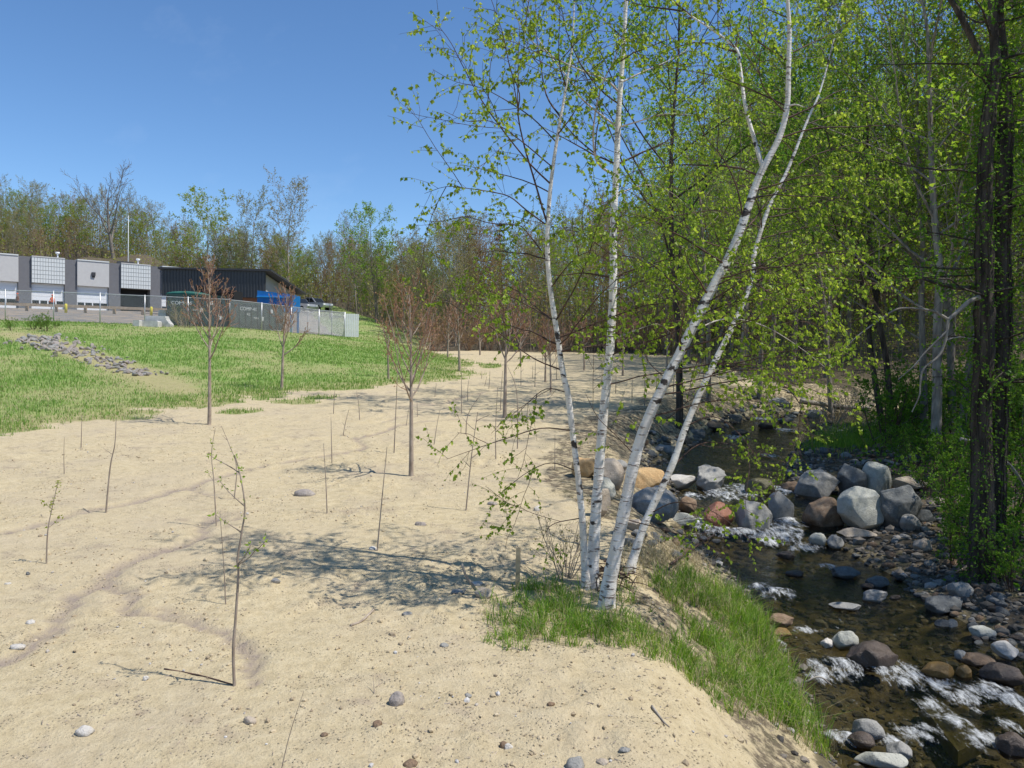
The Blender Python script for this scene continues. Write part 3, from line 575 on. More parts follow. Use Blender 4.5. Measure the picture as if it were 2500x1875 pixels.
# the thicket that fills the wood between the trees: twigs and small leaves nobody could count
def thicket(name, N, fx, ok, H, tw, lf, mats, label, seed, nl=5):
    rng = np.random.default_rng(seed); x, y = fx(rng, N); k = ok(x, y); x, y = x[k], y[k]; n = len(x); z = gz(x, y); g = Geo(); h = H*rng.uniform(.25, 1, n)*(.5+fbm(x, y, 7, seed)); a = rng.uniform(0, 6.28, n); ln = rng.uniform(0, .35, n)*h
    b0 = np.stack([x, y, z-.1], -1); t0 = b0+np.stack([np.cos(a)*ln, np.sin(a)*ln, h], -1); w_ = tw*rng.uniform(.6, 1.5, n)[:, None]*np.stack([np.sin(a), -np.cos(a), 0*a], -1); w2 = tw*.8*np.stack([np.cos(a), np.sin(a), 0*a], -1)
    V = np.stack([b0-w_, b0+w_, b0+w2, t0], 1).reshape(-1, 3); i = (np.arange(n)*4)[:, None]; g.add(V, np.vstack([i+np.array([0, 1, 3]), i+np.array([1, 2, 3]), i+np.array([2, 0, 3])]), 0)
    f = rng.uniform(.35, 1.05, (n, nl)); P = (b0[:, None]+(t0-b0)[:, None]*f[..., None]+rng.normal(size=(n, nl, 3))*np.array([.45, .45, .3])*np.minimum(1, h/3)[:, None, None]).reshape(-1, 3); m = len(P); sel = np.repeat(rng.integers(0, len(mats)-1, n), nl)
    for j in range(len(mats)-1):
        q = sel == j; g.leaves(P[q], rng.normal(size=(q.sum(), 3)), lf*rng.uniform(.6, 1.4, q.sum()), rng, .75, .15, j+1)
    o = g.build(name, [M[m_] for m_ in mats], None, False); tag(o, label, 'thicket', kind='stuff')
thicket('hillside_thicket', 19000, lambda r, N: (r.uniform(-115, -6, N), r.uniform(100, 165, N)), lambda x, y: (((y > 122+4*(fbm(x, y, 6, 3)-.5)) & (x < -31)) | ((x > -7.5-(y-84)*.5+2.5*(fbm(x, y, 6, 3)-.5)) & (y > 84))) & (np.abs(x) < y*.72) & (x < -4-(y-84)*.05) & np.all([np.hypot(x-a, y-b) > r_*.9 for a, b, h_, r_ in MOUNDS], axis=0), 7.5, .028, .30, ['bark_far', 'leaf_bud', 'leaf_lime', 'leaf_bud', 'leaf_rust', 'leaf_bud'], 'dense budding undergrowth between the trees on the hillside', 301)
thicket('far_wood_thicket', 13000, lambda r, N: (r.uniform(-12, 62, N), 73+r.uniform(0, 1, N)**1.5*48), lambda x, y: y > 74+np.maximum(0, -2-x)*1.2+3*(fbm(x, y, 5, 4)-.5), 7.5, .022, .22, ['bark_far', 'leaf_bud', 'leaf_lime', 'leaf_bud', 'leaf_rust'], 'dense budding undergrowth in the wood beyond the sand', 302)
def _rok(x, y): r = region(x, y); return (r['right'] | north(x, y)) & (r['sd'] > 3.0+1.5*fbm(x, y, 3, 8)) & (x < y*.74+2)
thicket('woodland_thicket', 17000, lambda r, N: (r.uniform(5, 62, N), 13+r.uniform(0, 1, N)**1.6*66), _rok, 3.6, .009, .10, ['bark_grey', 'leaf_lime', 'leaf_mid', 'leaf_bud'], 'tangled leafy thicket in the wood across the stream', 303, 6)

# shrubs
def shrub_mesh(seed, bark, leaf, H, nst, nl, ls, spread=.5, n=(5, 4, 0), rmin=.003):
    rng = np.random.default_rng(seed); g = Geo(); L = Geo(); P = dict(PB); P.update(seg=(5, 4, 3), wig=(.1, .14, .16), trop=(.03, .02, 0), taper=(.25, .3, .4), n=n, start=(.2, .2, 0), ang=(.7, .7, .6), ratio=(.42, .45, .4), rr=(.5, .6, .6), max=2, nleaf=(0, nl//2, nl), leaf_from=1)
    out = dict(br=[], lp=[], ld=[])
    for i in range(nst):
        a = rng.uniform(0, 6.28); grow(rng, np.array([math.cos(a)*.1, math.sin(a)*.1, -.05]), np.array([math.cos(a)*spread, math.sin(a)*spread, 1.]), H*rng.uniform(.6, 1.1), .012+.004*H, 0, P, out)
    for pts, rad, lev in out['br']: g.tube(pts, np.maximum(rad, rmin), (4, 3, 3)[lev])
    if nl:
        lp = np.vstack(out['lp']); ld = np.vstack(out['ld']); m = len(lp); L.leaves(lp+rng.normal(size=(m, 3))*.03, ld+rng.normal(size=(m, 3))*.7, ls*rng.uniform(.6, 1.4, m), rng)
    return g.mesh('stems', M[bark]), (L.mesh('foliage', M[leaf], False) if nl else None)
SH = {'green': [shrub_mesh(s, 'twig_dark', 'leaf_under', 1.9, 9, 6, .075) for s in (1, 2, 3)], 'bare': [shrub_mesh(s, 'bark_far', 'leaf_bud', 2.0, 12, 1, .05, .6) for s in (4, 5)], 'rust': [shrub_mesh(s, 'bark_red', 'leaf_rust', 3.0, 10, 2, .08, .35, rmin=.008) for s in (6, 7)]}
def put_shrub(kind, x, y, sc, label, group, name, i=0):
    a, b_ = SH[kind][i % len(SH[kind])]; r = empty(name, (x, y, float(gz(x, y))-.03), x*3+y); r.scale = (sc, sc, sc)
    o = bpy.data.objects.new('stems', a); COL.objects.link(o); o.parent = r
    if b_: o = bpy.data.objects.new('foliage', b_); COL.objects.link(o); o.parent = r
    tag(r, label, 'shrub', group)
rng = np.random.default_rng(5)
i = 0
while i < 46:
    x, y = rng.uniform(5, 34), rng.uniform(8.5, 42); sd, rt = fastreg(x, y)
    if not rt or sd < 2.3 or x > y*.72+1.5: continue
    q = rng.uniform(.55, 1.25); put_shrub('green', x, y, q, ('low' if q < .8 else 'tall' if q > 1.05 else 'middling')+' leafy green shrub '+('on the bank behind the vine-covered tree' if y < 18 else 'growing among the trunks beyond the gravel bar'), 'green shrubs in the wood beyond the stream', 'green_shrub', i); i += 1
for a, b, q in ((2010, 1075, .55), (2050, 1110, .6), (2075, 1175, .62), (2062, 1225, .45), (2180, 1120, .75), (2205, 1200, .8), (2190, 1290, .5), (2030, 1030, .7), (2085, 1050, .8), (2210, 1040, .9), (1975, 1010, .5), (1935, 1000, .45)):
    p = gpz(a, b)[0]; put_shrub('green', p[0], p[1], q, 'scrubby green shrub crowding the bank round the foot of the vine-covered tree', 'scrub round the vine-covered tree', 'green_shrub', a)
for j in range(34):
    x, y = rng.uniform(-9, 30), rng.uniform(70, 79); put_shrub('rust', x, y, rng.uniform(.7, 1.3), 'reddish-brown twiggy shrub at the edge of the far wood', 'reddish shrubs along the far wood edge', 'twiggy_shrub', j)
for a, b, s in ((1800, 918, .8), (1835, 905, 1.0), (1760, 925, .55), (1870, 930, .8)):
    p = gpz(a, b)[0]; put_shrub('bare', p[0], p[1], s, 'tangle of thin bare brown stems leaning over the stream', 'bare thicket stems over the stream', 'bare_shrub', a)
p = gpz(1222, 1252)[0]; put_shrub('bare', p[0], p[1], .42, 'pale dry leafless brush against the left side of the birch clump', None, 'dry_brush', 1)

# ------------------------------------------------------------------ the birch clump
def crom(P, n):
    P = np.asarray(P, float); Q = np.vstack([2*P[0]-P[1], P, 2*P[-1]-P[-2]]); out = []; m = len(P)-1
    for i in range(m):
        t = np.linspace(0, 1, n, endpoint=(i == m-1))[:, None]; a, b, c, d = Q[i:i+4]
        out.append(.5*((2*b)+(-a+c)*t+(2*a-5*b+4*c-d)*t*t+(-a+3*b-3*c+d)*t**3))
    return np.vstack(out)
def birch():
    rng = np.random.default_rng(19); root_p = gpz(1300, 1262)[0]; root = empty('birch_clump', root_p); O = np.array(root_p)
    tag(root, 'clump of four white birches in fresh green leaf on the grassy stream bank', 'tree')
    TR = [([(1266,1275),(1262,1190),(1256,1100),(1245,1000),(1236,930),(1228,860),(1215,800),(1205,730),(1191,640),(1183,560),(1184,470),(1192,380),(1205,290),(1220,205),(1226,165),(1236,100),(1240,0),(1238,-160)], (21,19,17,15,15,16,15,14,13,12,11,9.5,8,6.5,5.5,4.5,3.2,1.5), (8.35, 8.15)),
          ([(1276,1265),(1282,1190),(1287,1110),(1293,1030),(1303,900),(1315,790),(1321,700),(1325,600),(1325,480),(1331,380),(1336,250),(1345,130),(1352,0),(1358,-200),(1352,-420)], (37,32,28,26,24,22.5,21,20,18.5,17,14.5,12,10.5,7,3), (8.3, 8.6)),
          ([(1308,1330),(1315,1265),(1327,1205),(1345,1120),(1373,985),(1402,900),(1440,820),(1490,720),(1540,620),(1582,540),(1612,460),(1640,380),(1682,300),(1700,230),(1703,150),(1705,60),(1699,-60),(1705,-260)], (46,40,36,32,29,27,26,25,24,22.5,21,18,15.5,14,12.5,11,8,3), (7.75, 8.0)),
          ([(1358,1240),(1378,1175),(1402,1110),(1450,1010),(1482,920),(1530,810),(1580,710),(1618,625),(1629,585),(1628,555),(1660,450),(1700,370),(1740,270),(1772,195),(1800,90),(1830,-40)], (25,22,20,18,17,16,15,13,12,12,10.5,9,7,5.5,4,2), (8.75, 9.1))]
    def lift(P, y0, y1):
        P = np.asarray(P, float); t = np.linspace(0, 1, len(P)); return projf(P[:, 0], P[:, 1], y0+(y1-y0)*t)
    curves = []
    for P, w_, (y0, y1) in TR:
        y0 = gpz(P[0][0], min(P[0][1], 1318))[0][1] if P[0][0] < 1340 else y0
        y1 = y0 + (y1-8.2)*.8
        W3 = lift(P, y0, y1); r = np.array(w_)*.5*FT*y0/FPX*.84; C = crom(W3, 5); rr = np.interp(np.linspace(0, len(P)-1, len(C)), np.arange(len(P)), r)
        C[0] -= np.array([0, 0, .12]); rr = rr*(1+.06*np.sin(np.arange(len(C))*1.7)*rng.uniform(.3, 1, len(C)))
        rr[:4] *= np.array([1.35, 1.2, 1.1, 1.04]); g = Geo(); g.tube(C-O, rr, 12); g.build('trunk', M['birch_bark'], root); curves.append((C, rr))
    B = []     # limbs in photo px, start radius in px, dark?, end depth offset
    def lim(P, r, dark, dy, t): B.append((P, r, dark, dy, t))
    lim([(1178,479),(1151,378),(1133,317),(1119,248),(1122,202),(1101,144),(1086,72),(1058,-10)], 4.2, 1, -.5, 0)
    lim([(1202,259),(1180,205),(1166,126),(1160,83),(1155,-20)], 3.6, 1, .4, 0)
    lim([(1225,191),(1210,144),(1207,90),(1212,-30)], 3.4, 1, -.3, 0)
    lim([(1184,403),(1144,353),(1086,281),(1040,216),(1004,151),(975,94),(946,54)], 3.4, 1, -.7, 0)
    lim([(1176,482),(1137,454),(1101,425),(1058,414),(1011,407),(964,403),(917,418)], 3, 1, -.3, 0)
    lim([(1176,556),(1137,500),(1115,486),(1058,482),(1004,468),(953,479),(905,475)], 2.8, 1, .5, 0)
    lim([(1210,300),(1150,255),(1090,215),(1040,190),(980,175),(935,150)], 2.6, 1, .4, 0)
    lim([(1195,370),(1120,300),(1060,262),(1010,262),(960,240)], 2.4, 1, -.9, 0)
    lim([(1324,389),(1299,360),(1284,331),(1283,266),(1299,187),(1328,126),(1350,60)], 5.5, 0, -.5, 1)
    lim([(1331,198),(1310,173),(1263,155),(1209,130),(1150,90),(1110,30)], 4, 0, -.2, 1)
    lim([(1284,262),(1258,215),(1234,176),(1184,115),(1150,60),(1140,0)], 3.5, 0, .2, 1)
    lim([(1349,173),(1389,155),(1425,140),(1480,110),(1520,60)], 3.5, 0, .4, 1)
    lim([(1342,281),(1389,259),(1443,245),(1500,250)], 3.5, 0, -.5, 1)
    lim([(1338,420),(1390,400),(1440,410),(1480,440)], 2.6, 0, .5, 1)
    lim([(1637,368),(1632,310),(1610,230),(1598,140),(1590,105),(1540,65),(1480,25),(1420,-30)], 9, 2, .4, 2)
    lim([(1598,130),(1620,70),(1632,-10)], 4, 1, .2, 2)
    lim([(1702,232),(1720,226),(1738,232)], 4.5, 0, -.1, 2)
    lim([(1612,470),(1590,400),(1560,340),(1520,290),(1500,230)], 3.5, 1, -.3, 2)
    lim([(1690,390),(1740,345),(1790,325),(1850,310),(1905,296)], 3.6, 1, .2, 3)
    lim([(1622,620),(1690,580),(1770,545),(1850,560),(1900,590)], 3.2, 1, -.3, 3)
    lim([(1540,622),(1600,600),(1680,640),(1760,660),(1835,720)], 3.2, 1, -.4, 2)
    lim([(1490,722),(1560,690),(1640,700),(1720,745),(1790,800)], 3.2, 0, .3, 2)
    lim([(1530,812),(1590,790),(1660,810),(1720,860),(1750,930),(1755,965)], 3, 1, -.2, 3)
    lim([(1482,922),(1540,900),(1590,930),(1625,975),(1640,1000)], 2.6, 1, -.4, 3)
    lim([(1450,1010),(1510,960),(1580,960),(1650,985),(1700,1000)], 2.6, 1, .2, 3)
    lim([(1402,1110),(1460,1085),(1530,1100),(1590,1140),(1625,1172)], 2.4, 1, -.5, 3)
    lim([(1345,1120),(1420,1140),(1480,1155),(1540,1150)], 2.2, 1, .3, 2)
    lim([(1375,985),(1330,940),(1290,900),(1265,850)], 2.0, 1, -.3, 2)
    lim([(1215,805),(1160,778),(1110,745),(1050,700),(985,670)], 3, 1, -.3, 0)
    lim([(1200,690),(1140,660),(1090,640),(1030,660),(1000,640)], 2.6, 1, .4, 0)
    lim([(1188,620),(1230,570),(1270,545),(1310,560)], 2.4, 1, -.6, 0)
    lim([(1238,935),(1170,925),(1100,945),(1040,965),(965,992)], 2.8, 1, -.4, 0)
    lim([(1245,1010),(1190,1000),(1140,1020),(1100,1050),(1070,1075)], 2.2, 1, .3, 0)
    lim([(1226,850),(1180,840),(1140,870),(1110,905)], 2.2, 1, -.2, 0)
    lim([(1318,740),(1370,715),(1420,700),(1450,720)], 3.6, 0, .1, 1)
    lim([(1323,650),(1380,610),(1430,590),(1490,600)], 2.6, 1, -.5, 1)
    lim([(1325,560),(1280,520),(1240,490),(1210,500)], 2.4, 1, -.3, 1)
    lim([(1258,1120),(1200,1130),(1180,1150),(1190,1180)], 2.2, 1, -.2, 0)
    lim([(1582,545),(1520,520),(1470,480),(1420,470)], 2.6, 1, -.4, 2)
    lim([(1660,455),(1720,450),(1790,430),(1850,450)], 2.6, 1, .4, 3)
    lim([(1740,275),(1790,250),(1850,230)], 2.4, 1, .2, 3)
    lim([(1703,120),(1760,90),(1820,60),(1850,20)], 3, 1, .4, 2)
    lim([(1700,240),(1650,190),(1640,130),(1660,60)], 2.6, 1, -.5, 2)
    lim([(1400,900),(1440,905),(1500,860),(1560,870)], 2, 1, -.4, 2)
    lim([(1570,740),(1630,730),(1690,700),(1760,700),(1830,760)], 2.6, 1, .5, 3)
    lim([(1440,820),(1400,780),(1390,740),(1410,690)], 2, 1, .4, 2)
    twigs = Geo(); LP = []; LD = []
    def dress(C, r0, dens, tl, hang=-.55):
        seg = np.linalg.norm(np.diff(C, axis=0), axis=1); Ltot = seg.sum(); cum = np.concatenate([[0], np.cumsum(seg)])
        for _ in range(max(3, int(Ltot*dens))):
            s = rng.uniform(.12, 1.0)**.8*Ltot; i = min(np.searchsorted(cum, s)-1, len(C)-2); i = max(i, 0); p = C[i]+(C[i+1]-C[i])*((s-cum[i])/max(seg[i], 1e-6)); d = (C[i+1]-C[i])/max(seg[i], 1e-6)
            sd_ = perp(d, rng); nd = d*.55+sd_*.8; t = wander(rng, p, nd, tl*rng.uniform(.4, 1.2), 4, .16, .02, .18); twigs.tube(t, np.linspace(max(.0022, r0*.28), .0013, 5), 3)
            for tt in (t,):
                q = rng.uniform(.25, 1.02, rng.integers(6, 12))*4; i2 = np.clip(q.astype(int), 0, 3); LP.append(tt[i2]+(tt[i2+1]-tt[i2])*(q-i2)[:, None]); LD.append(np.repeat((tt[-1]-tt[0])[None], len(q), 0))
            if rng.uniform() < .5:
                t2 = wander(rng, t[2], (t[3]-t[2])+perp(nd, rng)*.05, tl*rng.uniform(.3, .7), 3, .18, 0, .2); twigs.tube(t2, np.linspace(.0018, .0011, 4), 3)
                q = rng.uniform(.2, 1, 6)*3; i2 = np.clip(q.astype(int), 0, 2); LP.append(t2[i2]+(t2[i2+1]-t2[i2])*(q-i2)[:, None]); LD.append(np.repeat((t2[-1]-t2[0])[None], 6, 0))
    for P, r, dark, dy, t in B:
        C0, _ = curves[t]; f0 = projf(P[0][0], P[0][1], 8.0); d_ = np.abs(((C0-np.array([0, 0, CAMZ]))/C0[:, 1:2] - (f0-np.array([0, 0, CAMZ]))/f0[1]) @ np.array([1, 0, 1])); dd = np.linalg.norm((C0-np.array([0, 0, CAMZ]))/C0[:, 1:2]-(f0-np.array([0, 0, CAMZ]))/f0[1], axis=1); k = int(np.argmin(dd)); yb = C0[k, 1]
        tt = np.linspace(0, 1, len(P)); Pp = np.asarray(P, float); W3 = projf(Pp[:, 0], Pp[:, 1], yb+dy*tt*1.2); W3[0] = C0[k]; C = crom(W3, 4); r0 = r*.5*FT*yb/FPX*1.15
        g = Geo(); g.tube(C-O, np.linspace(r0, max(.002, r0*.25), len(C)), 6); g.build('limb', M[('birch_limb', 'twig_dark', 'birch_bark')[dark]], root)
        low = P[0][1] > 880
        if len(P) > 3: dress(C, r0, 5.5 if low else 8.5 if t == 0 else 11.5, .42)
        for _ in range((1 if low else 2 if t == 0 else 3) if len(P) > 3 else 0):      # side limbs
            i = rng.integers(len(C)//4, len(C)-2); d = C[i+1]-C[i]; d /= np.linalg.norm(d); s_ = perp(d, rng); c2 = wander(rng, C[i], d*.7+s_*.7+np.array([0, 0, .1]), rng.uniform(.5, 1.0), 6, .10, .04, .14); twigs.tube(c2, np.linspace(r0*.5, .002, 7), 4); dress(c2, r0*.5, 9, .36)
    for ci, (C, rr) in enumerate(curves):            # thinner limbs all round the stems, above the frame too
        for _ in range((9, 12, 13, 8)[ci]):
            i = rng.integers(int(len(C)*.35), len(C)-2); a = rng.uniform(0, 6.28); up = .45; c2 = wander(rng, C[i], (math.cos(a), math.sin(a)*.8, up), rng.uniform(.7, 1.5), 7, .10, .03, .12); r0 = min(rr[i]*.35, .011); twigs.tube(c2, np.linspace(r0, .002, 8), 4); dress(c2, r0, 8, .4)
        dress(C[-int(len(C)*.3):], .004, 10, .45)
        for _ in range((4, 5, 14, 15)[ci]):          # the veil of hanging sprays on the stream side
            i = rng.integers(int(len(C)*.30), int(len(C)*.72)); a = rng.uniform(-1.0, 1.0); c2 = wander(rng, C[i], (math.cos(a), math.sin(a), .25), rng.uniform(.8, 1.8), 8, .09, .01, .16); twigs.tube(c2, np.linspace(.008, .002, 9), 4); dress(c2, .006, 9.5, .38)
    tw = Geo(); tw.v = [v-O for v in twigs.v]; tw.f = twigs.f; tw.m = twigs.m; tw.n = twigs.n; tag(tw.build('twigs', M['twig_dark'], root), kind='stuff')
    lp = np.vstack(LP); ld = np.vstack(LD); n = len(lp); L = Geo(); L.leaves(lp-O, ld*.4+rng.normal(size=(n, 3))*.45+np.array([0, 0, -.62]), rng.uniform(.026, .052, n), rng, .80, .12, 0, .33)
    tag(L.build('foliage', M['birch_leaf'], root, False), kind='stuff'); print('birch leaves', n)
    # root crown and dead grass hanging under the stems
    g = Geo()
    for _ in range(60):
        a = rng.uniform(0, 6.28); b0 = gpz(1318+rng.normal()*26, 1262+rng.normal()*10)[0]-O; t = wander(rng, b0+np.array([0, 0, rng.uniform(.05, .22)]), (math.cos(a), math.sin(a), -.1), rng.uniform(.2, .5), 5, .25, -.05, .3); g.tube(t, np.linspace(.008, .002, 6), 3)
    tag(g.build('roots', M['twig_dark'], root), kind='stuff')
birch()

# ------------------------------------------------------------------ big vine-covered tree on the right bank, with its dead limbs
def vine_tree():
    rng = np.random.default_rng(23); b0 = gpz(2128, 1262)[0]; y = b0[1]; root = empty('vine_tree', b0); O = np.array(b0)
    tag(root, 'big dark double-stemmed tree wrapped in vines on the right stream bank', 'tree')
    S = [([(2122,1285),(2120,1200),(2124,1100),(2122,1000),(2120,900),(2126,780),(2128,650),(2126,500),(2128,380),(2136,250),(2150,150),(2146,60),(2135,-120)], (74,52,46,43,41,40,38,34,32,28,25,20,12)),
         ([(2146,1280),(2150,1190),(2150,1090),(2156,950),(2160,850),(2166,700),(2166,560),(2168,420),(2172,330),(2174,240),(2166,120),(2160,20),(2170,-120)], (60,42,36,34,33,32,31,28,27,25,20,17,10)),
         ([(2150,185),(2125,140),(2098,80),(2070,25),(2040,-20),(2000,-80)], (17,15,14,13,11,7))]
    LP = []; LD = []
    for k, (P, w_) in enumerate(S):
        yy = np.full(len(P), y + (.0, .16, 0)[k]); P = np.asarray(P, float); W3 = projf(P[:, 0], P[:, 1], yy); C = crom(W3, 5); r = np.interp(np.linspace(0, len(P)-1, len(C)), np.arange(len(P)), np.array(w_)*.5*FT*y/FPX)
        C[0] -= np.array([0, 0, .15]); r = r*(1+.10*rng.normal(size=len(C))*.6); g = Geo(); g.tube(C-O, r, 14); g.build(('trunk', 'trunk', 'limb')[k], M['bark_dark'], root)
        if k < 2:
            v = Geo()
            for j in range(9):
                ph = rng.uniform(0, 6.28); ks = np.arange(0, len(C)-8); tw_ = ph+ks*rng.uniform(-.03, .03)+rng.normal(size=len(ks)).cumsum()*.06; off = np.stack([np.cos(tw_), np.sin(tw_), 0*tw_], -1)*(r[ks]*1.02+.004)[:, None]; v.tube(C[ks]-O+off, rng.uniform(.006, .017), 4)
                m = 420; q = rng.integers(0, len(ks), m); LP.append(C[ks][q]+off[q]*1.1+rng.normal(size=(m, 3))*.09+np.array([0, 0, .1])*rng.normal(size=(m, 1))); LD.append(off[q]/(r[ks][q]+.004)[:, None]+np.array([0, 0, -.4]))
            v.build('vine', M['bark_dark'], root)
    g = Geo()
    for _ in range(58):                          # leafy side boughs
        t = rng.uniform(0, 1); yy = y+rng.uniform(-.1, .2); p = projf(2145+rng.normal()*10, 900-1080*t, yy); a = rng.uniform(0, 6.28); c2 = wander(rng, p, (math.cos(a), math.sin(a)*.8, .2), rng.uniform(.8, 2.3), 7, .13, .02, .1); g.tube(c2-O, np.linspace(.018, .003, 8), 4)
        for _ in range(12):
            i = rng.integers(2, 7); t2 = wander(rng, c2[i], rng.normal(size=3)+np.array([0, 0, -.1]), rng.uniform(.25, .6), 4, .2, 0, .1); g.tube(t2-O, np.linspace(.004, .0015, 5), 3); q = rng.uniform(.2, 1, 14)*4; i2 = np.clip(q.astype(int), 0, 3); LP.append(t2[i2]+(t2[i2+1]-t2[i2])*(q-i2)[:, None]); LD.append(rng.normal(size=(14, 3))*.6+np.array([0, 0, -.4]))
    tag(g.build('boughs', M['bark_dark'], root), kind='stuff')
    lp = np.vstack(LP); L = Geo(); L.leaves(lp-O, np.vstack(LD)+rng.normal(size=(len(lp), 3))*.4, rng.uniform(.03, .065, len(lp)), rng); tag(L.build('foliage', M['leaf_under'], root, False), kind='stuff')
    D = [([(2116,642),(2095,650),(2075,668),(2049,690)], 12, 8), ([(2049,690),(2020,674),(1985,667),(1941,667),(1910,684),(1884,702),(1850,728),(1826,752)], 6, 2), ([(2049,690),(2043,733),(2028,769),(1995,797),(1988,830),(1986,855),(1970,890)], 6, 2.5),
         ([(2046,715),(2000,760),(1975,790),(1940,820)], 5, 2), ([(2040,735),(2075,728),(2110,735)], 3, 1.5)]
    for P, a, b_ in D:
        P = np.asarray(P, float); C = crom(projf(P[:, 0], P[:, 1], np.full(len(P), y-.06)), 5); g = Geo(); g.tube(C-O, np.linspace(a, b_, len(C))*.5*FT*y/FPX, 7); g.build('dead_limb', M['deadwood'], root)
    P = np.array([(2120,618),(2080,622),(2040,616),(2000,604),(1975,590)], float); C = crom(projf(P[:, 0], P[:, 1], np.full(5, y+.1)), 5); g = Geo(); g.tube(C-O, np.linspace(12, 5, len(C))*.5*FT*y/FPX, 7); g.build('limb', M['bark_dark'], root)
vine_tree()
def stick(name, P, y, r0, r1, mat, label, cat='branch', ground=False, group=None, dz=0.0):
    P = np.asarray(P, float)
    W3 = gpz(P[:, 0], P[:, 1])+np.array([0, 0, dz+r0*FT*8/FPX*.3]) if ground else projf(P[:, 0], P[:, 1], np.broadcast_to(y, (len(P),)))
    C = crom(W3, 4); o = np.array(W3[0]); g = Geo(); yy = W3[:, 1].mean(); g.tube(C-o, np.linspace(r0, r1, len(C))*.5*FT*yy/FPX, 6, cap=True); e = g.build(name, M[mat], None, loc=o); tag(e, label, cat, group); return e
yb = gpz(2186, 1150)[0][1]
stick('fallen_branch', [(2075,948),(2105,955),(2128,960),(2155,985),(2186,1010),(2215,1060),(2225,1130),(2222,1215)], yb-.4, 9, 5, 'deadwood', 'bleached bent dead branch in front of the vine-covered tree')
stick('fallen_branch', [(2140,985),(2138,1000),(2137,1040),(2140,1100),(2146,1165),(2150,1235)], yb-.9, 10, 8, 'deadwood', 'broken upright pale stub at the foot of the vine-covered tree')
stick('fallen_branch', [(1912,1000),(1940,1012),(1960,1005),(1990,1008)], 0, 7, 3, 'deadwood', 'pale crooked stick lying in the green plants by the boulders', ground=True, dz=.06)
stick('fallen_branch', [(1880,990),(1940,965),(1990,950),(2040,938)], 0, 5, 3, 'bark_grey', 'long thin grey pole lying in the undergrowth behind the boulders', ground=True, dz=.15)
# ------------------------------------------------------------------ stones
_ICO = {}
def ico(sub):
    if sub not in _ICO:
        bm = bmesh.new(); bmesh.ops.create_icosphere(bm, subdivisions=sub, radius=1); _ICO[sub] = (np.array([v.co[:] for v in bm.verts]), np.array([[v.index for v in f.verts] for f in bm.faces])); bm.free()
    return _ICO[sub]
def stone_verts(rng, sub, dims, cuts=7, rough=.10, cutd=(.62, .92)):
    V, F = ico(sub); V = V.copy()
    for _ in range(cuts):
        n = rng.normal(size=3); n /= np.linalg.norm(n); c = rng.uniform(*cutd); e = np.maximum(0, V@n-c); V -= e[:, None]*n*.93
    ph = rng.uniform(0, 6.28, (5, 3)); fr = rng.normal(size=(5, 3))*np.array([[1.6], [2.4], [4], [7], [12]]); am = np.array([.5, .35, .2, .11, .06])*rough
    d = sum(am[k]*np.sin(V@fr[k]*1.5+ph[k, 0]) for k in range(5)); V = V*(1+d[:, None]); return V*np.asarray(dims), F
def rockmat(name, c1, c2, c3, scale=5, rough=.8, wet=False):
    b = NB(name); v = b.coord('Object'); f = b.noise(v, scale, 8, .65); f2 = b.noise(v, scale*9, 5, .7)
    col = b.ramp(f, [(.28, c1), (.5, c2), (.72, c3)]); col = b.mix(b.ramp(f2, [(.56, (0, 0, 0)), (.70, (1, 1, 1))]), col, tuple(x*.55 for x in c1))
    f5 = b.noise(v, scale*.45, 5, .6); col = b.mix(b.math('MULTIPLY', b.ramp(f5, [(.45, (0, 0, 0)), (.62, (1, 1, 1))]), .45), col, tuple(x*.55 for x in c2)); f6 = b.noise(v, scale*2.2, 6, .75); col = b.mix(b.math('MULTIPLY', b.ramp(f6, [(.60, (0, 0, 0)), (.68, (1, 1, 1))]), .4), col, tuple(min(.7, x*1.5) for x in c3))
    return b.out(b.principled(col, .35 if wet else rough, b.math('ADD', f, b.math('MULTIPLY', f2, .5)), .8, .04, .5 if wet else .3))
RK = dict(grey=rockmat('rock_grey', (.21, .205, .19), (.33, .32, .295), (.45, .435, .40)), pale=rockmat('rock_pale', (.34, .34, .29), (.48, .475, .41), (.58, .57, .50)), dark=rockmat('rock_dark', (.085, .088, .088), (.16, .165, .16), (.26, .262, .25)),
    tan=rockmat('rock_tan', (.36, .29, .22), (.50, .42, .33), (.60, .52, .42)), orange=rockmat('rock_orange', (.40, .24, .11), (.56, .37, .18), (.62, .46, .26)), red=rockmat('rock_red', (.17, .06, .03), (.30, .12, .065), (.38, .19, .12), wet=True), brown=rockmat('rock_brown', (.13, .085, .05), (.25, .17, .11), (.36, .28, .20)),
    wet=rockmat('rock_wet', (.045, .035, .03), (.09, .065, .05), (.15, .11, .08), wet=True), amber=rockmat('rock_amber', (.12, .07, .02), (.22, .13, .035), (.30, .19, .06), wet=True), olive=rockmat('rock_olive', (.08, .07, .03), (.13, .115, .05), (.18, .155, .075), wet=True), white=rockmat('rock_white', (.50, .46, .40), (.62, .58, .52), (.70, .67, .62)))
RK['purple'] = rockmat('rock_purple', (.24, .205, .185), (.36, .315, .28), (.48, .43, .385))
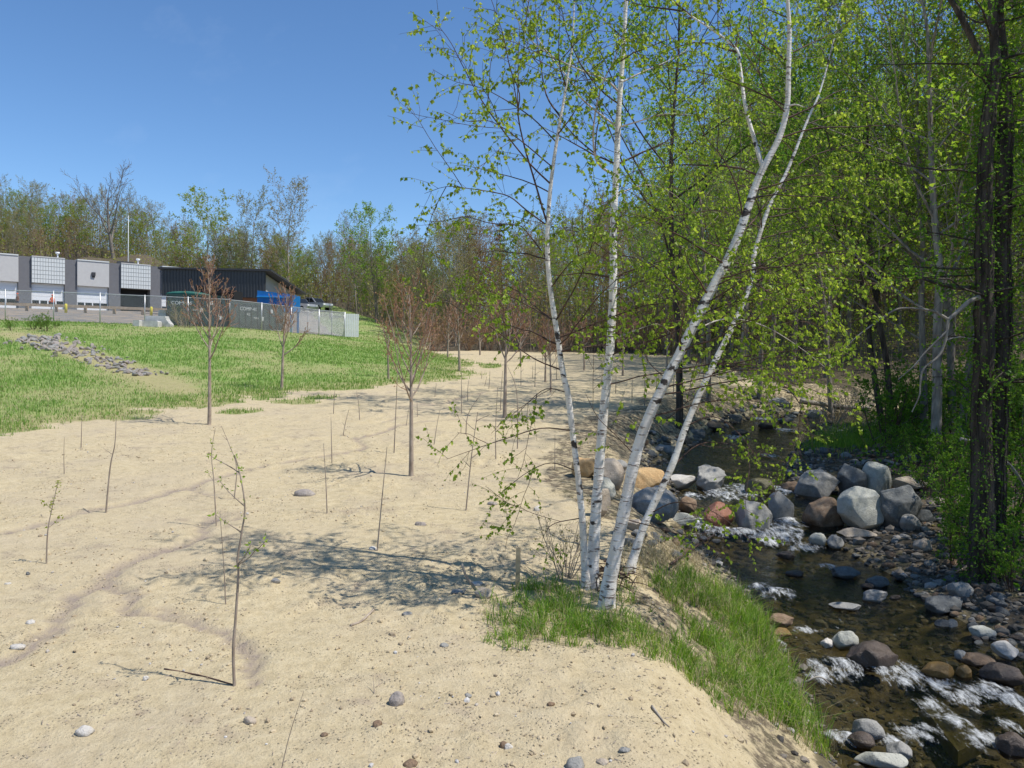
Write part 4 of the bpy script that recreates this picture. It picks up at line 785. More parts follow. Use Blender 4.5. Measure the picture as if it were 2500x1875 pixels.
BO = [(1775,1053,98,52,'grey','broad flat-topped grey boulder across the stream beside the upright dark one',.9,(.55,.8)),
 (1847,1047,58,66,'dark','upright blue-grey wedge-shaped boulder between the flat and the round ones',1.1,(.6,.85)),
 (1902,1037,62,68,'pale','tall rounded pale boulder behind the big boulder on the right side',1,(.75,.95)),
 (1970,1048,82,30,'tan','long low pale ledge rock behind the mottled dark boulder',.8,(.5,.8)),
 (1868,1105,98,86,'pale','largest pale green-grey boulder standing in the right of the stream',1,(.68,.92)),
 (1955,1102,92,84,'dark','big mottled dark boulder on the right bank next to the largest pale one',1,(.7,.92)),
 (1790,1112,86,56,'brown','rounded rusty brown boulder in the stream beside the largest pale one',1,(.8,.97)),
 (1693,1098,58,56,'grey','grey wedge boulder with water falling past its left side',1,(.55,.85)),
 (1637,1120,80,54,'grey','speckled grey boulder at the lip of the little waterfall',1,(.75,.95)),
 (1557,1117,66,48,'red','wet brick-red boulder in the stream',1,(.7,.92)),
 (1541,1040,70,50,'grey','pale-topped pointed boulder in the upstream pool outlet',1,(.65,.9)),
 (1711,1054,44,22,'brown','small brown rock left of the broad flat boulder',1,(.75,.95)),
 (1648,1055,66,34,'olive','rounded olive boulder with water sheeting over it',1,(.85,.98)),
 (1480,1046,58,30,'white','flat whitish rock at the left edge of the pool outlet',1,(.55,.85)),
 (1418,1092,108,72,'grey','big smooth grey boulder behind the birch trunks',1,(.7,.92)),
 (1394,1041,98,46,'orange','broad orange-tan boulder behind the birch trunks',.9,(.7,.95)),
 (1318,1024,64,56,'tan','rounded pinkish-tan boulder behind the middle birch trunk',1,(.78,.95)),
 (1308,1056,50,44,'pale','pale squat boulder below the pinkish-tan one on the bank',1,(.7,.95)),
 (1264,1010,58,40,'orange','low sandy-yellow boulder left of the birch trunks',1,(.7,.95)),
 (1300,1088,44,58,'tan','tan upright boulder half hidden behind the birch trunks',1,(.7,.95)),
 (1338,1008,40,26,'grey','small grey rock on top of the bank behind the tan boulders',1,(.7,.95)),
 (1467,1128,84,30,'pale','long pale slab sloping into the water right of the birches',1,(.5,.8)),
 (1372,1136,46,24,'tan','flat tan rock on the bank between the birch trunks',1,(.55,.85)),
 (1488,1092,40,30,'brown','brown rock between the big grey boulder and the red one',1,(.75,.95)),
 (1772,1168,38,24,'pale','pale rounded cobble, left one of a pair below the boulders',1,(.8,.97)),(1808,1173,36,26,'grey','grey rounded cobble, right one of a pair below the boulders',1,(.8,.97)),
 (1858,1157,92,22,'tan','long flat tan slab below the largest pale boulder',1,(.5,.8)),(1837,1240,64,22,'dark','low dark rock with a pointed top in the middle of the stream',1,(.6,.85)),
 (1900,1258,50,20,'dark','smooth dark oval rock at the right water edge',1,(.85,.98)),(1896,1292,56,22,'grey','flat-topped grey rock alone in the stream',1,(.6,.9)),(1833,1314,68,13,'grey','long thin grey slab barely above the water',1,(.5,.8)),
 (1689,1345,62,24,'brown','brown rock by the left grass bank',1,(.7,.95)),(1689,1373,54,22,'amber','orange-brown wet rock by the left grass bank',1,(.7,.95)),
 (1833,1387,58,38,'pale','pale slanted rock standing above the riffle',1,(.65,.9)),(1790,1391,28,17,'white','small white rounded rock beside the pale slanted one',1,(.8,.97)),
 (1894,1424,108,46,'wet','wide wet dark-red boulder at the head of the riffle',1,(.65,.9)),(2132,1368,58,24,'pale','pale domed rock near the right gravel bank',1,(.7,.95)),
 (2182,1409,54,34,'white','angular whitish rock above the right end of the riffle',1,(.6,.85)),(2125,1431,78,22,'brown','low brown rock left of the angular whitish one',1,(.7,.95)),
 (2080,1418,28,20,'grey','small grey knob rock at the head of the right riffle',1,(.8,.97)),(2175,1463,86,38,'wet','dark wet boulder in the right end of the riffle',1,(.7,.95)),
 (2035,1453,78,28,'amber','amber wet rock under the riffle lip',1,(.75,.95)),(2089,1455,34,24,'amber','small amber wet rock next to the larger amber one',1,(.75,.95)),
 (1884,1582,70,36,'grey','smooth grey oval rock low in the stream',1,(.85,.98)),(1869,1606,56,28,'wet','dark brown wet rock below the smooth grey oval one',1,(.8,.97)),
 (1915,1650,116,30,'pale','wide pale flat rock in the shallows below the riffle',1,(.6,.85)),(1950,1628,56,34,'grey','grey rock behind the wide pale flat one',1,(.7,.95)),
 (2197,1616,62,40,'wet','black wet boulder in the lower stream by the right bank',1,(.7,.95)),(2056,1312,96,32,'dark','dark grey rock pile stone at the foot of the vine-covered tree',1,(.6,.9)),
 (2085,1290,58,28,'grey','grey rock resting above the dark one under the vine-covered tree',1,(.65,.9)),(1999,1186,38,24,'tan','pinkish rounded cobble on the shaded gravel bank',1,(.8,.97)),
 (1972,1140,44,34,'grey','grey rock wedged under the mottled dark boulder',1,(.7,.92)),(2005,1120,40,26,'dark','small dark rock right of the mottled dark boulder',1,(.7,.92)),(1720,1240,40,12,'wet','dark wet stone just breaking the surface mid-stream',1,(.8,.97)),(1700,1200,40,14,'wet','wet brown stone below the waterfall',1,(.8,.97)),(1720,1050,14,8,'tan','',1,(.8,.97))]
rng = np.random.default_rng(404)
for a, b, w_, h, c in ((1400,985,44,24,'dark'),(1440,975,40,22,'grey'),(1475,955,40,20,'brown'),(1505,940,46,22,'dark'),(1545,922,50,18,'wet'),(1585,905,42,16,'dark'),(1640,880,60,22,'tan'),(1690,872,56,20,'grey'),(1735,880,44,18,'tan'),(1620,893,38,14,'dark'),(1600,935,36,12,'wet'),(1660,920,44,12,'wet'),(1700,908,36,10,'dark'),(1760,895,40,16,'grey')): BO.append((a, b, w_, h, c, {'dark': 'dark', 'grey': 'grey', 'brown': 'brown', 'wet': 'wet dark', 'tan': 'pale tan'}[c]+' rock at the upstream water edge behind the birches', 1, (.65, .9)))
for a, b, w_, h, c, lb, dep, cd in BO:
    if not lb: continue
    p = gpz(a, b+h*.5)[0]; W = w_*FT*p[1]/FPX; H = h*FT*p[1]/FPX*1.1
    if float(region(p[:1], p[1:2])['sd'][0]) < .2:
        q = water_pt(a, b+h*.46); p = np.array([q[0], q[1], float(zw(np.array(q[1])))])
        W = w_*FT*p[1]/FPX; H = h*FT*p[1]/FPX*1.1
    D = max(.55*W, min(W*.85, H*1.3))*dep; sub = 5 if W > .6 else 4
    V, F = stone_verts(rng, sub, (W*.56, D*.55, H*.66), 15, .11, (cd[0]-.05, cd[1]-.02)); V[:, 2] = V[:, 2]-V[:, 2].max()+H; V[:, 0] -= .5*(V[:, 0].max()+V[:, 0].min()); V[:, 0] *= W/(V[:, 0].max()-V[:, 0].min())
    g = Geo(); g.add(V, F); o = g.build('boulder' if W > .38 else 'river_stone', RK[c], None, True, (p[0], p[1]+D*.42, p[2]-.01)); tag(o, lb, 'boulder' if W > .38 else 'stone', 'rocks at the upstream water edge' if 'upstream water edge' in lb else None)
# the sunken slab
q = [water_pt(*t) for t in ((1985,1508),(2028,1500),(2130,1592),(2070,1622))]; g = Geo(); zt = float(zw(np.array(7.4)))-.005
g.prism([(a, b) for a, b in q], lambda u, v, d: (u, v, zt-.03+d+.02*(u-3)), -.14); o = g.build('slab_stone', RK['olive'], None, False); tag(o, 'long sunken olive-brown slab under the water below the riffle', 'stone')
# cobbles one by one along the margins
SM = [(lambda g: (g.add(*stone_verts(np.random.default_rng(900+k), 3, (1, .75, .55), 8, .10)), g.mesh('cobble', RK[c]))[1])(Geo()) for k, c in enumerate(['grey', 'dark', 'dark', 'brown', 'brown', 'grey', 'dark', 'wet', 'grey', 'dark'])]
rng = np.random.default_rng(31); n = 0
BARS = [(2000,1240,90,60),(2060,1310,120,40),(1960,1180,90,30),(2130,1340,90,50),(1920,985,120,22),(1860,985,90,20),(1640,900,120,25),(1470,1180,40,25),(1440,960,70,30),(1530,925,60,15),(1730,860,90,20),(1390,1150,60,25),(1500,1170,40,20),(2170,1390,60,40)]
for k in range(210):
    a, b, sx, sy = BARS[k % len(BARS)]; p = gpz(a+rng.normal()*sx*.6, b+rng.normal()*sy*.6)[0]; r = region(p[:1], p[1:2])
    if r['sd'][0] < -.6 or r['sd'][0] > 4.5: continue
    s = rng.uniform(.05, .13)*(1.0 if p[1] < 16 else 1.5); W_ = max(float(p[2]), float(zw(np.array(p[1])))-.02)
    o = inst('cobble', SM[k % 10], (p[0], p[1], W_+s*.22), (rng.uniform(-.3, .3), rng.uniform(-.3, .3), rng.uniform(0, 6)), (s, s*rng.uniform(.7, 1.1), s*rng.uniform(.7, 1.1))); n += 1
    right = bool(r['right'][0]) or p[0] > 4.4
    cn = ['grey', 'dark grey', 'dark grey', 'brown', 'brown', 'grey', 'dark grey', 'wet dark', 'grey', 'dark grey'][k % 10]; tag(o, cn+' rounded cobble on the '+('shaded gravel margin across the stream' if p[1] < 16 else 'upstream gravel bar') if right else cn+' rounded cobble on the left bank of the stream', 'stone', 'cobbles on the far margin' if right else 'cobbles on the near bank')
# loose gravel: uncountable
GM = NB('gravel'); GM = GM.out(GM.principled(GM.ramp(GM.n('NewGeometry').outputs['Random Per Island'], [(0, (.05, .045, .038)), (.4, (.10, .092, .08)), (.7, (.16, .14, .115)), (.92, (.24, .205, .165)), (1, (.40, .38, .35))]), .8, None))
CLM = NB('clods'); CLM = CLM.out(CLM.principled(CLM.ramp(CLM.n('NewGeometry').outputs['Random Per Island'], [(0, (.29, .23, .16)), (.5, (.44, .36, .24)), (.9, (.52, .43, .29)), (.96, (.38, .36, .35)), (1, (.55, .53, .5))]), .95, None, spec=.1))
def pebbles(name, P, s, mat, rng, sub=1, flat=.6):
    V0, F0 = ico(sub); n = len(P); k = len(V0); A = rng.uniform(0, 6.28, n); S = s[:, None]*np.stack([np.ones(n), rng.uniform(.6, 1, n), rng.uniform(flat*.7, flat*1.3, n)], -1)
    V = V0[None]*(1+rng.normal(size=(n, k, 1))*.13)*S[:, None, :]; c, sn = np.cos(A)[:, None], np.sin(A)[:, None]; V = np.stack([V[..., 0]*c-V[..., 1]*sn, V[..., 0]*sn+V[..., 1]*c, V[..., 2]], -1)+P[:, None, :]
    g = Geo(); g.add(V.reshape(-1, 3), (np.arange(n)[:, None, None]*k+F0[None]).reshape(-1, 3)); o = g.build(name, mat, None, sub > 1); tag(o, kind='stuff'); return o
rng = np.random.default_rng(9)
x = rng.uniform(.5, 19, 90000); y = np.exp(rng.uniform(math.log(4.5), math.log(46), 90000)); r = region(x, y); sd = r['sd']
pr = np.where(r['right'], np.clip(1.05-sd/3.4, 0, 1), np.where(sd < 0, .5, np.clip(.7-sd/1.1, 0, 1))); keep = (rng.uniform(size=len(x)) < pr*(.25+1.1*fbm(x, y, 1.4, 71))) & (x < y*.75+2)
x, y = x[keep][:11000], y[keep][:11000]; s = np.exp(rng.normal(math.log(.026), .5, len(x)))*(1+y/28); s = np.minimum(s, .11)
pebbles('gravel', np.stack([x, y, gz(x, y)+s*.15], -1), s, GM, rng); tag(bpy.data.objects['gravel'], 'grey and brown gravel strewn along the stream margins', 'gravel')
x = rng.uniform(-9, 4, 60000); y = np.exp(rng.uniform(math.log(4.3), math.log(20), 60000)); r = region(x, y); f = fbm(x, y, .9, 73)
keep = (r['sd'] > .5) & ~r['right'] & ~r['hill'] & (np.abs(x) < y*.7) & (rng.uniform(size=len(x)) < .02+.55*sstep(.46, .66, f)+.25*(np.hypot(x-1, y-5.5) < 2.4)); x, y = x[keep][:5500], y[keep][:5500]; s = np.exp(rng.normal(math.log(.0075), .5, len(x))); s = np.minimum(s, .04)
o = pebbles('soil_clods', np.stack([x, y, gz(x, y)+s*.3], -1), s, CLM, rng, 1, .75); tag(o, 'small clods of dried soil scattered over the sand', 'soil')
# dry twig bits and straw blown over the sand
x = rng.uniform(-9, 4, 12000); y = np.exp(rng.uniform(math.log(4.3), math.log(24), 12000)); r = region(x, y); k = (r['sd'] > .4) & ~r['right'] & ~r['hill'] & (np.abs(x) < y*.7) & (rng.uniform(size=len(x)) < .08+.9*sstep(.5, .68, fbm(x, y, 1.1, 75))+.4*(np.hypot(x-.6, y-8) < 2.2)); x, y = x[k][:2600], y[k][:2600]; n = len(x)
a = rng.uniform(0, 6.28, n); ln = np.exp(rng.normal(math.log(.022), .6, n))*(1+y/20); d3 = np.stack([np.cos(a), np.sin(a), rng.normal(size=n)*.25], -1)*ln[:, None]; w3 = np.stack([-np.sin(a), np.cos(a), 0*a], -1)*(.0022+.0003*y)[:, None]; p0 = np.stack([x, y, gz(x, y)+.004], -1); up = np.array([0, 0, .006])
V = np.stack([p0-w3, p0+w3, p0+up, p0+d3], 1).reshape(-1, 3); i4 = (np.arange(n)*4)[:, None]; g = Geo(); g.add(V, np.vstack([i4+np.array([0, 2, 3]), i4+np.array([2, 1, 3])])); tag(g.build('plant_litter', M['bark_sap'], None, False), 'bits of dry twig and straw blown over the sand', 'litter', kind='stuff')
# stones lying on the sand that one can point at
GS = [(38,1398,32,13,'white','flat white stone on the sand near the old rill end'),(65,1342,22,12,'white','white stone on the sand above the flat white one'),(185,1573,40,22,'white','broken white stone nearest the leafless forked stem'),(315,1460,14,14,'white','small white stone between the rill and the tallest whip'),(17,1258,14,6,'white','tiny white stone on the bare sand by the leafy whip'),
 (858,1502,36,40,'purple','blunt grey-purple stone standing on the open sand'),(660,1062,46,14,'purple','flat grey stone on the sand left of the thin dark stakes'),(595,1253,26,11,'grey','small grey stone in the shadow of the birch branches'),(1045,1276,44,26,'tan','mottled pinkish stone by the forked stick'),(1030,1256,30,14,'white','pale stone behind the mottled pinkish one'),
 (1245,1640,46,34,'grey','blue-grey stone on the sand below the bank grass'),(815,1568,22,16,'brown','reddish-brown stone on the sand'),(1090,1600,24,18,'brown','dark red stone beside a white pebble on the sand'),(1098,1605,22,14,'white','white pebble beside the dark red stone'),(1190,1516,18,12,'brown','small brown stone on open sand below the grass'),(885,1645,34,16,'brown','long reddish stone on the sand near the blue-grey one'),
 (806,1185,18,10,'white','white stone at the foot of a thin dark stake'),(910,1128,26,12,'purple','purple-grey stone in the birch shadow'),(1065,1085,24,9,'purple','flat dark stone in the twig shadow'),(1160,1095,18,16,'white','white pointed stone left of the birch clump'),(990,1275,30,10,'grey','flat grey stone left of the mottled pinkish one'),(880,1322,24,8,'grey','thin grey stone beside the curved stick'),(1010,1500,20,9,'grey','flat pebble on the trodden sand'),(60,1236,10,9,'dark','dark little stone left of the leafy whip'),(1300,1640,28,14,'tan','tan stone at the sand edge by the stream bank'),(700,1588,20,11,'brown','brown clod-like stone on the sand'),(960,1390,20,10,'grey','grey pebble below the weedy grass patch'),(540,1552,30,22,'tan','pale buff stone below the tallest whip'),(1350,1620,26,12,'grey','grey flat stone near the stream-side grass tip')]
for a, b, w_, h, c, lb in GS:
    p = gpz(a, b+h*.45)[0]; W = w_*FT*p[1]/FPX; H = max(h*FT*p[1]/FPX, W*.4); V, F = stone_verts(rng, 3, (W*.52, W*.40, H*.6), 9, .10, (.6, .9)); V[:, 2] += H*.12; g = Geo(); g.add(V, F); tag(g.build('stone', RK[c], None, True, p), lb, 'stone')
# riprap down the slope
rng = np.random.default_rng(66); A_, B_ = gpz(75, 728)[0], gpz(310, 812)[0]
RM = [(lambda g: (g.add(*stone_verts(np.random.default_rng(700+k), 2, (1, .8, .6), 9, .12, (.45, .8))), g.mesh('riprap_stone', RK['purple'] if k % 3 else RK['grey'], False))[1])(Geo()) for k in range(6)]
for k in range(299):
    t = rng.uniform(0, 1); c = A_*(1-t)+B_*t; wd = 2.1*(1-t)+.8*t; dr = (B_-A_)[:2]; dr = dr/np.linalg.norm(dr); off = rng.normal()*wd*.45; x, y = c[0]-dr[1]*off+rng.normal()*.1, c[1]+dr[0]*off; s = rng.uniform(.08, .24)*(1-.35*t)
    o = inst('riprap_stone', RM[k % 6], (x, y, float(gz(x, y))+s*.22), tuple(rng.uniform(0, 6, 3)*np.array([.12, .12, 1])), (s, s*rng.uniform(.7, 1), s*rng.uniform(.7, 1.1))); tag(o, 'angular grey riprap stone in the drainage chute down the grass slope', 'stone', 'riprap stones in the drainage chute')

# ------------------------------------------------------------------ planted trees and whips on the sand
def planted(bx, by, tx, ty, wpx, seed, label, crown=.38, nb=10, leafy=.25, group=None, ratio=.36):
    p = gpz(bx, by)[0]; top = projf(tx, ty, p[1]); v = top-p; H = float(np.linalg.norm(v)); r0 = wpx*.5*FT*p[1]/FPX
    far = p[1]/14
    P = dict(PB); P.update(seg=(10, 6, 4, 3), wig=(.012, .06, .10, .12), trop=(.01, .20, .10, .04), taper=(.18, .2, .3, .4), n=(int(nb*1.4), 7, 4, 0), start=(crown, .2, .25, 0), ang=(.80, .5, .55, .6), ratio=(ratio*1.18, .42, .45, .4), rr=(.6, .55, .6, .6), rmin=.0036*far, leaf_from=3, nleaf=(0, 0, 0, 1), bark2=M['twig_red'], max=3, lsize=.026+.006*far, shape=lambda t: 1.15-.85*(t-crown)/(1-crown), sides=(8, 5, 3, 3), droop=.3, spread=.004)
    tm, lm = tree_meshes('planted', seed, P, M['bark_sap'], M['leaf_buddry'], H, r0, d=v/H); r = empty('planted_tree', p-np.array([0, 0, .03])); a = bpy.data.objects.new('trunk', tm); COL.objects.link(a); a.parent = r; b_ = bpy.data.objects.new('buds', lm); COL.objects.link(b_); b_.parent = r; tag(b_, kind='stuff'); tag(r, label, 'tree', group)
PT = [(888,1028,892,632,11,1,'leafless planted tree with upswept branches standing alone on the sand',.40,15,.36),(452,917,460,586,9,2,'leafless planted tree with pinkish branches at the toe of the grass slope',.40,12,.34),(608,843,616,632,7,3,'thin dark leafless planted tree on the grass toe before the blue hopper',.36,11,.34),
 (1090,901,1096,640,9,4,'planted tree with a clean grey stem left of the birch clump',.44,12,.36),(993,803,990,660,6,5,'thin planted tree at the tip of the grass tongue',.36,10,.4),(967,775,968,672,4,6,'reddish planted tree at the far wood edge behind the grass tongue',.3,10,.42),(1037,767,1036,690,4,7,'small reddish planted tree near the far wood edge',.3,9,.42),(839,817,841,692,5,8,'very slim dark planted stem in front of the green slope',.45,6,.2),(1125,790,1124,676,4.5,9,'slim planted tree at the far end of the sand',.34,10,.4),(1178,826,1180,716,5,10,'planted tree just left of the thin birch stem',.36,10,.38),(1190,850,1188,690,5,11,'reddish planted tree behind the thin birch stem',.34,10,.38),(1345,812,1348,680,5,12,'reddish planted tree seen between the two upright birches',.32,11,.4),(1440,798,1440,690,5,13,'planted tree on the far sand seen between birch stems',.34,10,.4),(1262,800,1262,690,4.5,14,'slim planted tree on the far sand behind the upright birch',.34,9,.4)]
for a, b, c, d, w_, sd_, lb, cr, nb, ra in PT: planted(a, b, c, d, w_, sd_, lb, cr, nb, ratio=ra)
WH = [([(228,1107),(238,1010),(248,960),(251,905)],5,'bare forked whip by the rill',1,0),([(100,1218),(103,1150),(112,1100),(125,1042)],4.5,'small whip with green leaves along its stem',2,16),
 ([(507,1483),(504,1407),(509,1335),(515,1238),(513,1209),(522,1151),(529,1094),(518,1022),(507,984)],9,'tallest crooked whip with tufts of new leaves in the open sand',5,12),
 ([(488,1304),(484,1230),(475,1105)],4,'straight dark whip beside the tallest crooked one',0,0),([(468,1137),(462,1040),(457,980),(465,925)],3.6,'slim whip with a few leaves at the top by the mud patch',1,8),([(505,1078),(511,1010),(495,960),(478,920)],3.4,'bent whip behind the tallest crooked one',1,3),
 ([(814,1192),(824,1090),(836,966)],5,'straight dark whip in the birch shadow',0,0),([(1006,1102),(1018,990),(1032,890)],5,'dark whip with side twigs left of the birch clump',4,0),([(707,1110),(704,1040),(699,958)],4,'thin whip beside the flat grey stone',0,0),([(139,1026),(138,985),(139,944)],2.6,'short thin whip near the grass edge',0,0),([(175,968),(176,935),(177,898)],3,'short dark whip at the grass edge',0,0),
 ([(600,1690),(625,1590),(656,1494)],4,'leafless slanting stem at the front of the sand',0,0)]
for f, w_ in (([(40,1210),(34,1000),(30,800)],3.4),([(135,975),(160,860),(190,740)],3),([(290,830),(280,700),(260,570)],3),([(597,1125),(612,800),(636,210)],4),([(955,1055),(980,900),(1010,740)],3),([(1243,955),(1265,780),(1380,590)],3.6),([(1205,775),(1205,600),(1205,400)],3.2),([(1262,660),(1260,570),(1270,470)],2.6),([(1515,1187),(1512,900),(1530,540)],4),([(1708,1087),(1712,760),(1690,520),(1620,350)],4),([(1555,742),(1562,560),(1575,390)],3.2),([(2045,1282),(2045,1100),(2046,960)],3),([(810,802),(806,720),(805,640)],2.6),([(52,772),(58,660),(65,560)],2.6),([(705,880),(720,790),(740,690)],2.4),([(1450,546),(1458,460),(1460,390)],2.6),([(1865,532),(1868,400),(1870,260)],2.8),([(1410,530),(1425,480),(1430,440)],2),([(1740,520),(1740,400),(1742,280)],2.4),([(965,625),(970,560),(980,500)],2.2),([(1385,460),(1388,420),(1388,390)],2),([(2060,470),(2060,380),(2062,300)],2.4),([(1845,460),(1845,400),(1846,340)],2)):
    WH.append((ztenf(f), w_, None, int(rng.integers(0, 2)), int(rng.integers(0, 3))))
for f, w_ in (([(1330,850),(1331,800)],3),([(1365,870),(1366,815)],3),([(1392,880),(1393,820)],3),([(1418,845),(1419,795)],3),([(1300,835),(1301,785)],2.6),([(1455,855),(1456,800)],3),([(1520,815),(1522,770)],3)): WH.append((f, w_, None, 0, 0))
rng = np.random.default_rng(12)
for P, w_, lb, nb, nl in WH:
    P = np.array(P, float); b0 = gpz(P[0][0], P[0][1])[0]; y = b0[1]; n = len(P); W3 = projf(P[:, 0], P[:, 1], np.full(n, y)); W3[0, 2] = b0[2]-.06; C = crom(W3, 6) if n > 2 else np.linspace(W3[0], W3[1], 6); r0 = w_*.5*FT*y/FPX*.78
    root = empty('whip_sapling', b0); O = np.array(b0); g = Geo(); g.tube(C-O, np.linspace(r0, r0*.35, len(C)), 6); L = Geo(); H = C[-1, 2]-C[0, 2]; LPp = []
    for k in range(nb):
        i = int(len(C)*(.35+.6*(k+rng.uniform())/max(nb, 1))); i = min(i, len(C)-2); a = rng.uniform(-.6, .6)+(math.pi if rng.uniform() < .5 else 0); t = wander(rng, C[i], (math.cos(a), math.sin(a), .7), H*rng.uniform(.1, .2), 5, .1, .06); g.tube(t-O, np.linspace(r0*.45, r0*.2, 6), 4); LPp += [t[3], t[4], t[5], t[5]]
    g.build('stem', M['bark_sap'], root)
    if nl:
        q = C[rng.integers(int(len(C)*.45), len(C), nl)]; LPp = np.vstack([q]+([np.array(LPp)] if len(LPp) and nl > 6 else [])); m = len(LPp); LPp = np.repeat(LPp, 2, 0); L.leaves(LPp-O+rng.normal(size=(2*m, 3))*.015, rng.normal(size=(2*m, 3))*.7+np.array([0, 0, -.1]), rng.uniform(.022, .045, 2*m), rng, .5); L.build('leaves', M['leaf_lime'], root, False)
    tag(root, lb or 'thin leafless planting whip standing in the sand among the planted trees', 'sapling', None if lb else 'thin whips on the sand')

# sticks and stake
stick('stick', [(757,1352),(780,1342),(797,1330),(808,1315)], 0, 6, 4, 'bark_sap', 'curved brown stick lying on the sand', 'stick', True)
p = gpz(1118, 1268)[0]; g = Geo(); hx = 5*FT*p[1]/FPX; top = projf(1122, 1183, p[1])[2]-p[2]; g.box((0, 0, top/2-.05), (hx, hx*.6, top/2+.05)); tag(g.build('wooden_stake', M['straw'], None, False, p), 'square wooden stake standing in the grass left of the birch clump', 'stake')
y = gpz(1035, 1285)[0][1]
stick('forked_stick', [(1040,1290),(1022,1266),(1005,1240),(998,1218)], y, 8, 5, 'deadwood', 'forked pale stick propped by the mottled pinkish stone', 'stick')
stick('stick', [(1448,1240),(1500,1195),(1545,1165)], 0, 5, 3, 'twig_dark', 'dark slanting stick on the bank right of the birch clump', 'stick', True, dz=.10)
stick('stick', [(1415,1535),(1408,1528),(1432,1560),(1445,1585)][1:], 0, 6, 3, 'deadwood', 'pale forked twig lying on the sand by the bank grass', 'stick', True)
stick('stick', [(1735,1475),(1770,1462),(1796,1480)], gpz(1735,1500)[0][1], 5, 3, 'deadwood', 'bleached stick poking out of the bank grass over the water', 'stick')
stick('stick', [(355,1445),(420,1455),(465,1470),(505,1482)], 0, 4, 3, 'twig_dark', 'dark twig lying on the sand at the foot of the tallest whip', 'stick', True)
stick('driftwood_log', [(1730,872),(1790,880),(1850,886),(1880,885)], 0, 10, 6, 'deadwood', 'bleached driftwood log lying along the upstream gravel bank', 'log', True, dz=.1)

# ------------------------------------------------------------------ grasses
rng = np.random.default_rng(55)
GP = gp([t[0] for t in [(1045,1262),(1200,1268),(1300,1290),(1350,1262),(1450,1245),(1520,1205),(1580,1235),(1650,1330),(1712,1445),(1764,1560),(1802,1640),(1740,1625),(1640,1570),(1530,1520),(1430,1445),(1330,1405),(1220,1400),(1100,1405),(1040,1385)]], [t[1] for t in [(1045,1262),(1200,1268),(1300,1290),(1350,1262),(1450,1245),(1520,1205),(1580,1235),(1650,1330),(1712,1445),(1764,1560),(1802,1640),(1740,1625),(1640,1570),(1530,1520),(1430,1445),(1330,1405),(1220,1400),(1100,1405),(1040,1385)]])
PL = [(q[0], q[1]) for q in GP]; x = rng.uniform(-1.2, 3.2, 60000); y = rng.uniform(4.6, 10.2, 60000); inn = inpoly(x, y, PL); dp = pdist(x, y, PL+[PL[0]])
f = fbm(x, y, .5, 81)*.65 + .35*fbm(x, y, .16, 82); cre = region(x, y)['sd']
dens = sstep(.40, .58, f + .20*sstep(1.2, .1, cre))*np.clip(.25+dp*2.2, 0, 1)*(cre > .03)
k = inn & (rng.uniform(size=len(x)) < dens); x, y, cre = x[k][:15000], y[k][:15000], cre[k][:15000]; pos = np.stack([x, y, gz(x, y)-.01], -1)
nc = 1150; ci = rng.choice(len(x), nc, replace=False); nb_ = 15; cx = np.repeat(x[ci], nb_)+rng.normal(size=nc*nb_)*.028; cyy = np.repeat(y[ci], nb_)+rng.normal(size=nc*nb_)*.028; cc = np.repeat(cre[ci], nb_)
hc = np.repeat(rng.uniform(.07, .30, nc)*(1+.7*sstep(1.3, .1, cre[ci]))*(.35+1.2*fbm(x[ci], y[ci], .4, 83)), nb_)*rng.uniform(.45, 1.1, nc*nb_); cp = np.stack([cx, cyy, gz(cx, cyy)-.01], -1); gsel = np.repeat(rng.uniform(size=nc) < .84, nb_) & (rng.uniform(size=nc*nb_) < .88)
g = Geo(); g.blades(cp[gsel], hc[gsel], rng.uniform(.004, .0095, gsel.sum()), rng, 1.0, 0); g.blades(cp[~gsel], hc[~gsel], .004, rng, 1.5, 1)
sx_ = rng.integers(0, len(x), 2600); g.blades(pos[sx_]+rng.normal(size=(2600, 3))*np.array([.08, .08, 0]), rng.uniform(.04, .14, 2600), .005, rng, 2.2, 1)
tag(g.build('bank_grass', [M['grass_green'], M['grass_straw']], None, False), 'lush green grass on the stream bank around the birch clump', 'grass', kind='stuff')
# dry grass litter on the bank right of the birches
P = gp(rng.normal(1440, 60, 900), rng.normal(1210, 22, 900)); P = P[region(P[:, 0], P[:, 1])['sd'] > .1]; P[:, 2] = gz(P[:, 0], P[:, 1]); g = Geo(); g.blades(P, rng.uniform(.08, .25, len(P)), .006, rng, 1.6, 0); tag(g.build('dry_grass', M['grass_straw'], None, False), 'matted dry grass on the bank right of the birch clump', 'grass', kind='stuff')
# slope grass
N = 360000; y = np.exp(rng.uniform(math.log(13), math.log(128), N)); x = rng.uniform(-.78, .16, N)*y; r = region(x, y); mk = masks(x, y, r)['grass']; gf = GREENF(x, y)
k = (mk > rng.uniform(.25, .9, N)) & (rng.uniform(size=N) < .20+.8*gf) & (x > -75); dch = pdist(x, y, [tuple(A_[:2]), tuple((A_*.5+B_*.5)[:2]), tuple((B_+(B_-A_)*.25)[:2])]); k &= dch > .6
x, y, gf = x[k][:84000], y[k][:84000], gf[k][:84000]; pos = np.stack([x, y, gz(x, y)-.02], -1); hh = rng.uniform(.05, .17, len(x))*(.6+.6*gf); wd = .005+.0006*y
st = rng.uniform(size=len(x)) > .35+.62*gf; g = Geo(); g.blades(pos[~st], hh[~st], wd[~st], rng, .6, 0); g.blades(pos[st], hh[st]*.8, wd[st], rng, .9, 1); print('slope blades', len(x))
tag(g.build('slope_grass', [M['grass_slope'], M['grass_straw']], None, False), 'thin new grass and straw mulch on the slope below the yard', 'grass', kind='stuff')
